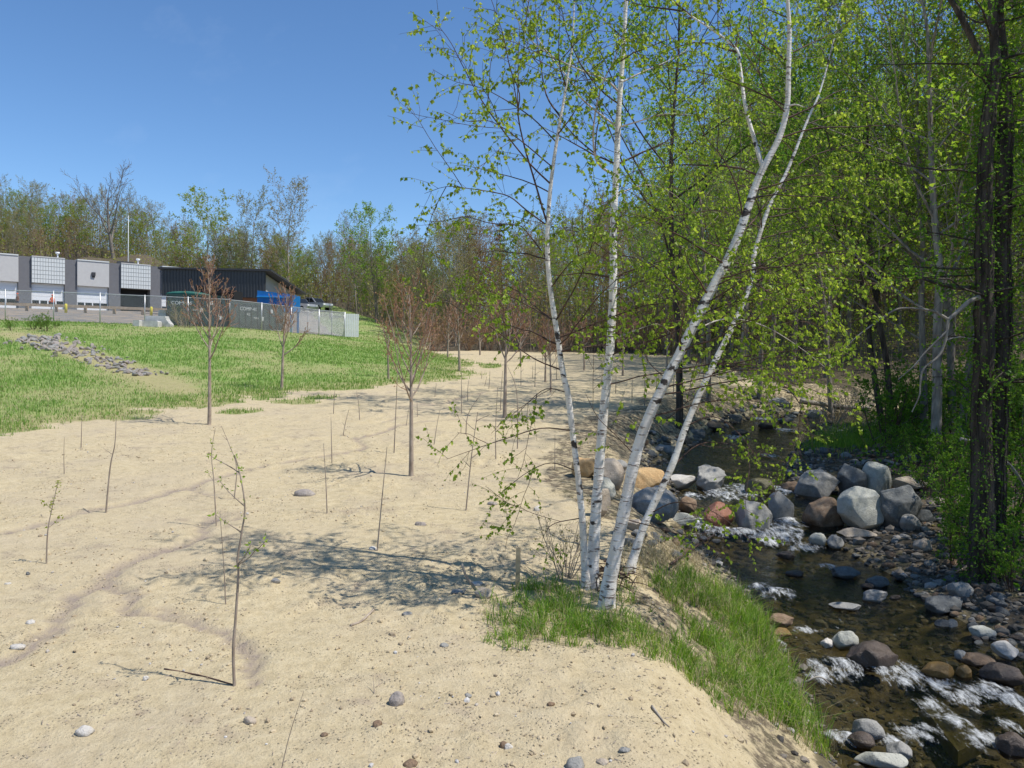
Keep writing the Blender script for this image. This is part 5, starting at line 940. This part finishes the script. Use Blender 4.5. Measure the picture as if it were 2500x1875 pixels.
# right bank: grass tongue and low green plants
P = gp(np.concatenate([rng.normal(1800, 70, 2600), rng.normal(1900, 60, 1200)]), np.concatenate([rng.normal(955, 12, 2600), rng.normal(935, 12, 1200)])); s = region(P[:, 0], P[:, 1]); P = P[(s['sd'] > .15)]; P[:, 2] = gz(P[:, 0], P[:, 1]); g = Geo(); g.blades(P, rng.uniform(.15, .4, len(P)), .014, rng, .6); tag(g.build('bar_grass', M['grass_green'], None, False), 'tongue of green grass on the gravel bar across the stream', 'grass', kind='stuff')
x = rng.uniform(4, 40, 90000); y = np.exp(rng.uniform(math.log(8), math.log(48), 90000)); r = region(x, y); f = fbm(x, y, 1.7, 91)
k = r['right'] & (r['sd'] > 1.5+2.2*(fbm(x, y, 2, 92)-.5)) & (x < y*.72+1) & (rng.uniform(size=len(x)) < sstep(.42, .62, f)); x, y, f = x[k][:26000], y[k][:26000], f[k][:26000]
hz = rng.uniform(0, 1, len(x))**1.4*.55*sstep(.42, .7, f); L = Geo(); L.leaves(np.stack([x, y, gz(x, y)+hz], -1), rng.normal(size=(len(x), 3))+np.array([0, 0, .35]), rng.uniform(.05, .11, len(x))*(1+y/60), rng, .6); tag(L.build('undergrowth', M['leaf_under'], None, False), 'low leafy green undergrowth on the woodland floor across the stream', 'plants', kind='stuff')
# leaf litter and dead sticks on the wood floor
x = rng.uniform(4, 30, 9000); y = np.exp(rng.uniform(math.log(6), math.log(40), 9000)); r = region(x, y); k = r['right'] & (r['sd'] > 1.2) & (x < y*.75+1.5); x, y = x[k], y[k]; L = Geo(); L.leaves(np.stack([x, y, gz(x, y)+.015], -1), rng.normal(size=(len(x), 3))*np.array([1, 1, .25]), rng.uniform(.05, .10, len(x)), rng, .7); tag(L.build('leaf_litter', M['leaf_buddry'], None, False), 'brown fallen leaves on the woodland floor across the stream', 'leaves', kind='stuff')
g = Geo(); n = 0
while n < 170:
    x, y = rng.uniform(5, 30), rng.uniform(9, 42); sd, rt = fastreg(x, y)
    if not rt or sd < 2: continue
    a = rng.uniform(0, 6.28); t = wander(rng, (x, y, float(gz(x, y))+rng.uniform(.02, .3)), (math.cos(a), math.sin(a), rng.uniform(0, .9)), rng.uniform(.6, 2.4), 5, .12, -.02); g.tube(t, np.linspace(rng.uniform(.006, .018), .003, 6), 4); n += 1
tag(g.build('brushwood', M['deadwood'], None), 'tangle of dead sticks on the woodland floor across the stream', 'brushwood', kind='stuff')
# ------------------------------------------------------------------ garage, shed, yard things
M['wall_light'] = plain('wall_light', (.50, .49, .475), .7, var=.04); M['wall_dark'] = plain('wall_dark', (.155, .155, .165), .75, var=.06); M['white_panel'] = plain('white_panel', (.62, .64, .63), .5, var=.05); M['joint'] = plain('joint', (.26, .27, .27), .8)
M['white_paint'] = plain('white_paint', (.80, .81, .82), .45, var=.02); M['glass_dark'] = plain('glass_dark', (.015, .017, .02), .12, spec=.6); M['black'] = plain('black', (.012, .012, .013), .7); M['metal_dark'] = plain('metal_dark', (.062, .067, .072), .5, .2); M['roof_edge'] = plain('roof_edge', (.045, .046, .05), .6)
M['wood_red'] = noisy('wood_red', (.16, .065, .03), (.27, .12, .06), 4, .7, .2, .01, stretch=(1, 1, 6)); M['galv'] = plain('galv', (.52, .53, .54), .4, .55, var=.1); M['concrete'] = noisy('concrete', (.46, .45, .43), (.60, .59, .57), 4, .9, .3, .01); M['yellow'] = plain('yellow', (.72, .60, .05), .5); M['blue'] = plain('blue', (.008, .165, .46), .4, var=.1); M['blue_lt'] = plain('blue_lt', (.03, .33, .75), .4); M['bin_green'] = plain('bin_green', (.018, .045, .042), .5, var=.15); M['tarp'] = noisy('tarp', (.015, .10, .085), (.03, .15, .125), 2, .6, .3, .05); M['beam'] = noisy('beam', (.34, .24, .155), (.50, .38, .26), 4, .85, .3, .01); M['orange'] = plain('orange', (.75, .13, .04), .8); M['cloth'] = plain('cloth', (.03, .035, .06), .9); M['skin'] = plain('skin', (.42, .24, .17), .6); M['silver'] = plain('silver', (.50, .53, .58), .3, .5, var=.03); M['tyre'] = plain('tyre', (.02, .02, .02), .9); M['sheet_white'] = plain('sheet_white', (.66, .68, .70), .6, var=.08); M['letter'] = plain('letter', (.62, .64, .64), .7)
P0 = np.array([-64., 100.]); U = np.array([.783, .622]); U /= np.linalg.norm(U); NV = np.array([U[1], -U[0]])
def s_of(px):
    k = (px-1250)/FPX; return (P0[1]*k-P0[0])/(U[0]-U[1]*k)
def fbox(g, s0, s1, z0, z1, o0, o1, mat=0):     # box on the facade: along s, height, offset towards the camera
    c = P0+U*(s0+s1)/2+NV*(o0+o1)/2; g.box((c[0]-P0[0], c[1]-P0[1], (z0+z1)/2), ((s1-s0)/2, abs(o1-o0)/2, (z1-z0)/2), mat, math.atan2(U[1], U[0]))
ZB, ZD, ZT = 6.4, 9.95, 13.37
def garage():
    root = empty('garage_building', (P0[0], P0[1], 0)); tag(root, 'flat-roofed grey garage building with a row of white overhead doors', 'building')
    ed = [-330, -250, -200, -115, -75, 44, 76, 157, 187, 264, 293, 365, 393, 490]; S = [s_of(e) for e in ed]
    g = Geo(); fbox(g, S[0]-.2, S[-1], ZB-1.5, ZT-.16, -26, -1.2); g.build('wall', M['wall_dark'], root, False)
    g = Geo(); fbox(g, S[0]-.2, S[-1], ZT-.15, ZT-.05, -26.1, -.9); g.build('roof', M['wall_light'], root, False)
    for i in range(0, len(S)-2, 2):              # piers
        g = Geo(); fbox(g, S[i+1] if i else S[0], S[i+2] if i else S[1], ZB-1, ZT-.12, -1.25, 0); pier = g.build('pier', M['wall_dark'], root, False)
    bays = [(S[0], S[1], 0), (S[2], S[3], 1), (S[4], S[5], 0), (S[6], S[7], 1), (S[8], S[9], 0), (S[10], S[11], 1), (S[12], S[13], 0)]
    g = Geo(); fbox(g, S[3], S[4], ZB-1, ZT-.12, -1.24, -.01); g.build('pier', M['wall_dark'], root, False)
    for bi, (a, b, white) in enumerate(bays):
        g = Geo(); fbox(g, a, b, ZD, ZT, -1.22, .28); pan = g.build('panel', M['joint'] if white else M['wall_light'], root, False)
        if white:                                # grid of translucent lights, recessed joints
            nx, ny = 12, 6; dx = (b-a)/nx; dz = (ZT-.16-ZD)/ny; me = None
            for ix in range(nx):
                for iy in range(ny):
                    c = P0+U*(a+dx*(ix+.5))+NV*.29
                    if me is None: q = Geo(); q.box((0, 0, 0), (dx*.44, .03, dz*.45)); me = q.mesh('light_panel', M['white_panel'], False)
                    inst('light_panel', me, (c[0]-P0[0], c[1]-P0[1], ZD+.02+dz*(iy+.5)), math.atan2(U[1], U[0]), 1, pan)
            q = Geo(); fbox(q, a, b, ZT-.14, ZT+.01, .1, .36); q.build('coping', M['wall_light'], pan, False)
        else:
            q = Geo(); c = .5*(a+b); fbox(q, c-.22, c+.22, 11.35, 11.8, .28, .5); fbox(q, c-.16, c+.16, 11.12, 11.36, .28, .42); q.build('wall_lamp', M['roof_edge'], pan, False)
            q = Geo(); fbox(q, a, b, ZT-.14, ZT+.01, .1, .36); q.build('coping', M['white_panel'], pan, False)
        da, db_ = a+.05, b-.05
        if bi == 5:                              # the open bay: a black sheet, the shade inside put into its colour
            q = Geo(); fbox(q, da, db_, ZB-.5, ZD, -1.24, -1.19); q.build('painted_bay_shade', M['black'], root, False); continue
        d = Geo(); h = (ZD-7.78)/4
        for k in range(4): fbox(d, da, db_, 7.78+h*k+.012, 7.78+h*(k+1)-.012, -.35, -.29)
        fbox(d, da, db_, ZB-.1, 7.2, -.35, -.29); fbox(d, da, db_, 7.1, ZD+.1, -.42, -.355); dr = d.build('overhead_door', M['white_paint'], root, False)
        w_ = (db_-da)/4
        for k in range(4):
            q = Geo(); fbox(q, da+w_*k+.07, da+w_*(k+1)-.07, 7.23, 7.75, -.35, -.30); q.build('window', M['glass_dark'], dr, False)
        q = Geo()
        for k in range(5): fbox(q, max(da, da+w_*k-.07), min(db_, da+w_*k+.07), 7.2, 7.78, -.35, -.292)
        q.build('window_bar', M['white_paint'], dr, False)
    def on_roof(px, off): s = s_of(px); c = P0+U*s+NV*off; return c
    for px, off, h, lb in ((150, -3, .95, 'white roof vent pipe above the gridded bay with the person in front'), (349, -3, .95, 'white roof vent pipe above the open bay')):
        c = on_roof(px, off); g = Geo(); g.tube([(0, 0, -.1), (0, 0, h)], .09, 8); g.tube([(0, 0, h-.08), (0, 0, h+.14)], .26, 10, cap=True); tag(g.build('roof_vent', M['white_paint'], None, True, (c[0], c[1], ZT-.06)), lb, 'vent')
    c = on_roof(372, -14); g = Geo(); g.tube([(0, 0, -.05), (0, 0, 4), (0, 0, 8.6)], [.09, .07, .04], 8, cap=True); tag(g.build('antenna_mast', M['white_panel'], None, True, (c[0], c[1], ZT-.07)), 'tall thin pale mast standing on the garage roof', 'mast')
    c = on_roof(330, -6); g = Geo(); g.box((0, 0, .35), (1.0, .8, .45), 0, .6); tag(g.build('rooftop_unit', M['roof_edge'], None, False, (c[0], c[1], ZT-.07)), 'low dark rooftop unit behind the open bay', 'machine')
garage()
def shed():
    x0, x1, y0, y1 = -41.5, -29.3, 94.6, 110.0; zt, zb_, zk = 11.4, 8.3, 9.7; zg = float(gz(-35, 95))-.4; root = empty('metal_shed', (x0, y0, 0)); tag(root, 'dark ribbed metal shed with a roof sloping down to the rear', 'building'); O = np.array([x0, y0, 0])
    g = Geo(); W = x1-x0; D = y1-y0
    g.prism([(0, zg), (D, zg), (D, zk-.15), (0, zt-.25)], lambda u, v, d: (.35+d, .3+u*.97, v), W-.7); g.build('wall', M['wall_light'], root, False)
    g = Geo(); g.box((W/2, 0, (zt+zb_)/2-.1), (W/2, .12, (zt-zb_)/2)); clad = g.build('cladding', M['metal_dark'], root, False)
    q = Geo(); q.box((0, 0, 0), (.05, .05, (zt-zb_)/2)); me = q.mesh('rib', M['metal_dark'], False)
    for k in range(34): inst('rib', me, (.18+k*(W-.36)/33, -.15, (zt+zb_)/2-.1), 0, 1, clad)
    g = Geo()
    for k in range(4): g.box((W/2, .21, zb_-.42-k*.62), (W/2-.4, .1, .29))
    g.build('timber_wall', M['wood_red'], root, False)
    g = Geo(); g.prism([(-.45, zt-.08), (D+.5, zk+.0), (D+.5, zk+.2), (-.45, zt+.14)], lambda u, v, d: (-.35+d, u, v), W+1.1); g.build('roof', M['roof_edge'], root, False)
shed()
def bin_box(name, a, b, y, h, dep, rz, label, text, texts2, rim='bin_green'):
    # a container along the fence: front face from world a to b (xy)
    a = np.array(a); b = np.array(b); L = np.linalg.norm(b-a); rz = math.atan2(b[1]-a[1], b[0]-a[0]); z = float(gz(*(.5*(a+b))))-.05; root = empty(name, (a[0], a[1], z), rz); tag(root, label, 'container')
    g = Geo(); g.box((L/2, dep/2, h/2+.12), (L/2, dep/2, h/2)); body = g.build('body', M['bin_green'], root, False)
    q = Geo(); q.box((0, 0, 0), (.04, .05, h/2-.1)); me = q.mesh('rib', M['bin_green'], False)
    for k in range(9): inst('rib', me, (L*(k+.5)/9, -.05, h/2+.1), 0, 1, body)
    q = Geo(); q.box((L/2, -.03, h+.06), (L/2, .06, .07)); q.build('top_rail', M['bin_green'], root, False)
    for txt, u, zz, sz in [text]+texts2:
        if txt == '#':
            q = Geo(); q.box((u, -.125, zz), (sz*.45, .006, sz*.6)); q.build('sticker', M['letter'], root, False); continue
        c = bpy.data.curves.new('lettering', 'FONT'); c.body = txt; c.size = sz; c.extrude = .004; c.align_x = 'CENTER'; c.materials.append(M['letter']); o = bpy.data.objects.new('lettering', c); COL.objects.link(o)
        dg = bpy.context.evaluated_depsgraph_get(); me2 = bpy.data.meshes.new_from_object(o.evaluated_get(dg)); bpy.data.objects.remove(o); o = bpy.data.objects.new('lettering', me2); COL.objects.link(o); o.parent = root; o.location = (u, -.13, zz); o.rotation_euler = (math.pi/2, 0, 0)
    return root
FA, FB, FC, FD = np.array([-33., 52.]), np.array([-20.2, 57.0]), np.array([-13.9, 66.]), np.array([-13.1, 66.8])
def along(A, B, t, off): d = (B-A)/np.linalg.norm(B-A); n = np.array([-d[1], d[0]]); return A+(B-A)*t+n*off
r1 = bin_box('waste_container', along(FA, FB, .70, .7), along(FA, FB, .985, .7), 0, 2.15, 2.2, 0, 'dark green roll-off container marked COMP-45 behind the fence corner', ('COMP-45', .95, 1.55, .33), [('#', 2.9, 1.75, .22), ('#', 3.55, .72, .22), ('MAX', 1.9, 1.15, .2), ('#', 2.25, 1.2, .22)])
r2 = bin_box('waste_container', along(FB, FC, .06, .9), along(FB, FC, .50, .9), 0, 1.9, 2.2, 0, 'dark green roll-off container marked COMP-41 beside the blue hopper', ('COMP-41', 1.5, 1.45, .36), [('42', 1.5, 1.08, .3), ('#', 3.6, 1.5, .24), ('MAX', 2.2, .85, .22), ('#', 2.75, .9, .24)])
g = Geo(); c = along(FA, FB, .80, 2.0); t = np.linspace(0, math.pi, 9)
for q in (0,): g.prism([(1.5*math.cos(a), .25*math.sin(a)) for a in t], lambda u, v, d: (u, d-.9, v), 1.8)
zc = float(gz(*c))+2.15; o = g.build('tarp_cover', M['tarp'], None, True, (c[0], c[1], zc)); o.rotation_euler[2] = math.atan2(5, 12.8); tag(o, 'green rounded tarp over the load of the COMP-45 container', 'tarp')
def hopper(name, pxl, pxr, ytl, ytr, yb, y, mat, mat2, label, leg):
    a = proj(pxl, ytl, np.array(y)); b = proj(pxr, ytr, np.array(y)); bl = proj(pxl, yb, np.array(y)); xl, xr = a[0], b[0]; root = empty(name, (xl, y, float(gz(xl, y)))); O = np.array([xl, y, float(gz(xl, y))]); tag(root, label, 'machine'); W = xr-xl
    zt1, zt2, z0 = a[2]-O[2], b[2]-O[2], bl[2]-O[2]-.5
    g = Geo(); g.prism([(0, z0), (W, z0), (W, zt2), (0, zt1)], lambda u, v, d: (u, d, v), 2.4); g.build('hopper_box', M[mat], root, False)
    g = Geo(); g.box((W/2, -.06, min(zt1, zt2)-.22), (W/2, .06, .05)); g.build('rim', M[mat2], root, False)
    for lx, ly in ((W-.1, .1), (.12, 2.2), (W-.12, 2.2)):
        g = Geo(); g.box((lx, ly, z0/2-.1), (.07, .07, z0/2+.1)); g.build('leg', M[mat2 if leg and ly < 1 else mat], root, False)
    if leg: g = Geo(); g.box((W-.25, -.1, z0+.12), (.36, .12, .28)); g.build('bracket', M[mat2], root, False)
hopper('blue_hopper', 628, 714, 709, 719, 742, 65.0, 'blue', 'blue_lt', 'bright blue raised compactor hopper on legs behind the fence', True)
hopper('black_hopper', 478, 571, 696, 709, 727, 74.0, 'black', 'black', 'black raised hopper in front of the dark ribbed shed', False)
# chain-link fence
def fence(pts, label, name='chain_link_fence', step=3.0, H=2.0, wire=.0042, pitch=.085, rail=None):
    root = empty(name, (pts[0][0], pts[0][1], float(gz(*pts[0])))); O = np.array(root.location); tag(root, label, 'fence'); m = Geo(); pm = Geo(); pm.tube([(0, 0, -.2), (0, 0, H+.08)], .035, 8, cap=True); pme = pm.mesh('post', M['galv'])
    for A, B in zip(pts[:-1], pts[1:]):
        A, B = np.array(A), np.array(B); L = np.linalg.norm(B-A); d = (B-A)/L; n = max(1, int(round(L/step)))
        for k in range(n+(1 if B is pts[-1] or np.allclose(B, pts[-1]) else 0)): p = A+d*L*k/n; inst('post', pme, np.array([p[0], p[1], float(gz(*p))])-O, 0, 1, root)
        ss = np.linspace(0, L, max(8, int(L))); Q = A+d*ss[:, None]; gzq = gz(Q[:, 0], Q[:, 1]); kk = np.ones(5)/5; zq = np.convolve(np.pad(gzq, 2, 'edge'), kk, 'valid')
        f = lambda s: np.interp(s, ss, zq)
        s0 = np.arange(-H, L, pitch)
        for sgn in (1, -1):
            a0 = s0 if sgn > 0 else s0+H; a1 = s0+H if sgn > 0 else s0; lo = np.clip(a0, 0, L); hi = np.clip(a1, 0, L); za = np.abs(lo-a0); zb_ = H-np.abs(hi-a1); k = (np.abs(hi-lo) > .02)
            lo, hi, za, zb_ = lo[k], hi[k], za[k], zb_[k]
            pa = np.column_stack([A[0]+d[0]*lo, A[1]+d[1]*lo, f(lo)+.03+za])-O; pb = np.column_stack([A[0]+d[0]*hi, A[1]+d[1]*hi, f(hi)+.03+zb_])-O; nn = len(lo); o1 = np.array([-d[1], d[0], 0])*wire; o2 = np.array([d[0], d[1], 1])*wire*.6
            V = np.stack([pa+o1, pa-o1*.5+o2, pa-o1*.5-o2, pb+o1, pb-o1*.5+o2, pb-o1*.5-o2], 1).reshape(-1, 3); b0 = (np.arange(nn)*6)[:, None]
            m.add(V, np.vstack([b0+np.array(t) for t in ([0, 1, 4, 3], [1, 2, 5, 4], [2, 0, 3, 5])]))
        r = Geo(); zz = (H, ) if rail is None else (rail,)
        for h in zz: r.tube(np.column_stack([Q[:, 0], Q[:, 1], zq+h])-O, .024, 6)
        r.build('rail', M['galv'], root)
    w_ = m.build('wire_mesh', M['galv'], root, False); return root
fence([np.array([-62., 43.3]), FA, FB], 'long chain-link fence along the brow in front of the garage', wire=.0055)
fence([FB, FC], 'chain-link fence run from the container corner to the white-slatted end', wire=.0095, pitch=.07)
fence([FC+np.array([.0, .15]), FC+np.array([-6.5, 9.5])], 'chain-link fence running back from the white-slatted end', wire=.005)
# white-slatted end panel
root = empty('slatted_gate', (FC[0], FC[1], float(gz(*FC)))); tag(root, 'white slatted gate panel at the end of the chain-link fence', 'gate'); d = (FD-FC)/np.linalg.norm(FD-FC); L = 1.15; q = Geo(); q.box((0, 0, 1.0), (.062, .012, .95)); me = q.mesh('slat', M['sheet_white'], False)
d = np.array([.93, .37])
for k in range(8): inst('slat', me, (d[0]*(.08+k*.145), d[1]*(.08+k*.145), 0), math.atan2(d[1], d[0]), 1, root)
for h in (.25, 1.75): q = Geo(); q.box((d[0]*.6-d[1]*-.02, d[1]*.6+.035, h), (.6, .02, .03), 0, math.atan2(d[1], d[0])); q.build('crossbar', M['galv'], root, False)
# concrete blocks
def jersey(pl, pr, yt, yb, y, label, rz=0.0, end=True):
    a = proj(pl, yb, np.array(y)); b = proj(pr, yt, np.array(y)); x0, x1 = a[0], b[0]; z = float(gz(.5*(x0+x1), y)); H = max(.4, b[2]-z); g = Geo(); W = x1-x0
    if end: P = [(0, -.1), (W, -.1), (W, H*.22), (W*.86, H*.62), (W*.80, H), (0, H)]
    else: P = [(0, -.1), (W, -.1), (W, H*.9), (W*.93, H), (W*.07, H), (0, H*.9)]
    g.prism(P, lambda u, v, d: (u, d, v), .6); o = g.build('concrete_block', M['concrete'], None, False, (x0, y, z)); o.rotation_euler[2] = rz; tag(o, label, 'concrete block')
jersey(354, 415, 772, 797, 53.2, 'large concrete block with a sloped end in front of the fence')
jersey(386, 405, 757, 778, 56.5, 'upright concrete block behind the sloped-end one', 0, False)
jersey(324, 340, 789, 800, 52.0, 'small rounded concrete block left of the sloped-end one', 0, False)
jersey(339, 385, 790, 801, 52.4, 'low flat concrete block at the foot of the sloped-end one', 0, False)
# timber guide rail
def rail():
    A, B = np.array([-72., 82.]), np.array([-37.5, 87.5]); root = empty('timber_guide_rail', (A[0], A[1], float(gz(*A)))); O = np.array(root.location); tag(root, 'long brown timber guide rail on short posts in front of the garage doors', 'guide rail'); L = np.linalg.norm(B-A); d = (B-A)/L; n = 13
    for k in range(n):
        p = A+d*L*k/(n-1); z = float(gz(*p)); g = Geo(); g.box((p[0]-O[0], p[1]-O[1]+.16, z-O[2]+.32), (.12, .12, .5)); g.build('post', M['beam'], root, False)
        if k < n-1:
            q = A+d*L*(k+1)/(n-1); z2 = float(gz(*q)); c = .5*(p+q); g = Geo(); g.prism([(0, z+.52-O[2]), (L/(n-1)-.02, z2+.52-O[2]), (L/(n-1)-.02, z2+.82-O[2]), (0, z+.82-O[2])], lambda u, v, w__: (p[0]-O[0]+d[0]*u, p[1]-O[1]+d[1]*u-w__, v), .12); g.build('beam', M['beam'], root, False)
rail()
for px, y, lb in ((160, 83.5, 'yellow bollard in front of the grey bay pier'), (368, 86.5, 'yellow bollard in front of the open dark bay')):
    x = (px-1250)/FPX*y; g = Geo(); g.tube([(0, 0, -.1), (0, 0, .75), (0, 0, .82), (0, 0, .85)], [.14, .14, .11, .03], 10, cap=True); tag(g.build('bollard', M['yellow'], None, True, (x, y, float(gz(x, y))+.1)), lb, 'bollard')
# people
def person(px, y, face, label, top):
    x = (px-1250)/FPX*y; z = float(gz(x, y)); root = empty('person', (x, y, z), face); tag(root, label, 'person')
    V = [(0, 0, .98), (0, .01, 1.2), (0, .01, 1.42), (0, 0, 1.53), (0, -.02, 1.66), (0, -.02, 1.76), (.19, .01, 1.43), (.26, .0, 1.15), (.24, -.1, .9), (-.19, .01, 1.43), (-.26, 0, 1.15), (-.24, -.12, .92), (.1, 0, .9), (.11, -.02, .5), (.12, .02, .08), (.12, -.14, .05), (-.1, 0, .9), (-.11, -.02, .5), (-.12, .02, .08), (-.12, -.14, .05)]
    E = [(0, 1), (1, 2), (2, 3), (3, 4), (4, 5), (2, 6), (6, 7), (7, 8), (2, 9), (9, 10), (10, 11), (0, 12), (12, 13), (13, 14), (14, 15), (0, 16), (16, 17), (17, 18), (18, 19)]
    Rr = [.15, .15, .15, .06, .1, .08, .07, .05, .04, .07, .05, .04, .1, .075, .05, .045, .1, .075, .05, .045]
    me = bpy.data.meshes.new('body'); me.from_pydata(V, E, []); o = bpy.data.objects.new('body', me); COL.objects.link(o); o.parent = root; me.materials.append(M['skin']); me.materials.append(M[top]); me.materials.append(M['cloth'])
    sk = o.modifiers.new('skin', 'SKIN'); o.modifiers.new('sub', 'SUBSURF').levels = 1
    for i, r in enumerate(Rr): me.skin_vertices[0].data[i].radius = (r, r*.8)
    me.skin_vertices[0].data[0].use_root = True
    dg = bpy.context.evaluated_depsgraph_get(); m2 = bpy.data.meshes.new_from_object(o.evaluated_get(dg)); o.modifiers.clear(); o.data = m2
    for m_ in (M['skin'], M[top], M['cloth']):
        if m_.name not in [q.name for q in m2.materials if q]: m2.materials.append(m_)
    nm = [q.name for q in m2.materials]
    for p in m2.polygons: p.use_smooth = True; zc = p.center[2]; p.material_index = nm.index(M['skin'].name) if zc > 1.53 or (zc < .97 and abs(p.center[0]) > .2) else nm.index(M[top].name) if zc > .93 else nm.index(M['cloth'].name)
    g = Geo(); Vs, F = ico(2); g.add(Vs*np.array([.125, .135, .09])+np.array([0, .0, 1.80]), F); g.build('hard_hat', M['orange'], root)
person(127, 98.0, .3, 'person in an orange vest and hard hat before the white gridded bay door', 'orange')
person(42, 97.0, -.4, 'person in a dark red top at the edge of the grey bay pier', 'wood_red')
# pickups up the drive behind the fence
def pickup(px, py, y, rz, label, sc=1.0):
    x = (px-1250)/FPX*y; z = float(gz(x, y)); root = empty('pickup_truck', (x, y, z), rz); root.scale = (sc,)*3; tag(root, label, 'pickup')
    g = Geo(); g.prism([(-2.7, .45), (2.6, .45), (2.72, .7), (2.65, .98), (1.3, 1.1), (.0, 1.12), (-.75, 1.12), (-.8, 1.15), (-2.7, 1.15)], lambda u, v, d: (u, d-.95, v), 1.9); g.build('body', M['silver'], root, False)
    g = Geo(); g.prism([(1.25, 1.08), (.62, 1.72), (-.55, 1.76), (-.85, 1.1)], lambda u, v, d: (u, d-.85, v), 1.7); cab = g.build('cab', M['silver'], root, False)
    for sd_ in (-1, 1):
        for P in ([(1.02, 1.12), (.55, 1.63), (.12, 1.65), (.12, 1.12)], [(.02, 1.12), (.02, 1.65), (-.5, 1.66), (-.68, 1.12)]):
            q = Geo(); q.prism(P, lambda u, v, d: (u, sd_*(.851+d), v), .015); q.build('window', M['glass_dark'], cab, False)
    q = Geo(); q.prism([(1.28, 1.1), (.66, 1.7), (.69, 1.71), (1.31, 1.11)], lambda u, v, d: (u, d-.75, v), 1.5); q.build('windscreen', M['glass_dark'], cab, False)
    for wx in (1.75, -1.65):
        for sd_ in (-1, 1):
            q = Geo(); q.tube([(wx, sd_*.72, .38), (wx, sd_*.97, .38)], .38, 16, cap=True); t = q.build('wheel', M['tyre'], root, False); q = Geo(); q.tube([(wx, sd_*.965, .38), (wx, sd_*.985, .38)], .22, 12, cap=True); q.build('rim', M['galv'], t, False)
    for sd_ in (-1, 1): q = Geo(); q.box((2.7, sd_*.72, .84), (.04, .16, .1)); q.build('headlight', M['white_paint'], root, False)
pickup(763, 776, 108, -.55, 'silver pickup parked on the drive behind the fence')
pickup(724, 782, 103, -.55, 'silver pickup mostly hidden behind the blue hopper leg')
for px, y, lb in ((802, 96, 'left thin dark signpost by the drive'), (806, 95, 'right thin dark signpost by the drive')):
    x = (px-1250)/FPX*y; g = Geo(); g.tube([(0, 0, -.1), (0, 0, 1.6)], .05, 6, cap=True); tag(g.build('signpost', M['roof_edge'], None, True, (x, y, float(gz(x, y)))), lb, 'post')
# shrubs on the brow
for a, b, s in ((72, 712, .42), (100, 716, .5), (120, 709, .3), (25, 714, .35), (85, 711, .4)):
    p = gpz(a, b)[0]; put_shrub('green', p[0], p[1], s, 'clump of bright green weeds on the brow below the fence', 'green weeds on the brow', 'weed_clump', a)
for a, b in ((408, 708), (395, 706)):
    p = gpz(a, b)[0]; put_shrub('bare', p[0], p[1]-.3, .95, 'leafless brown shrub against the fence before the COMP-45 container', 'leafless shrubs at the fence', 'bare_shrub', a)
bpy.context.view_layer.update()
tot = sum(len(m.loops)-2*len(m.polygons) for m in bpy.data.meshes); print('polys in meshes', tot, 'objects', len(bpy.data.objects))
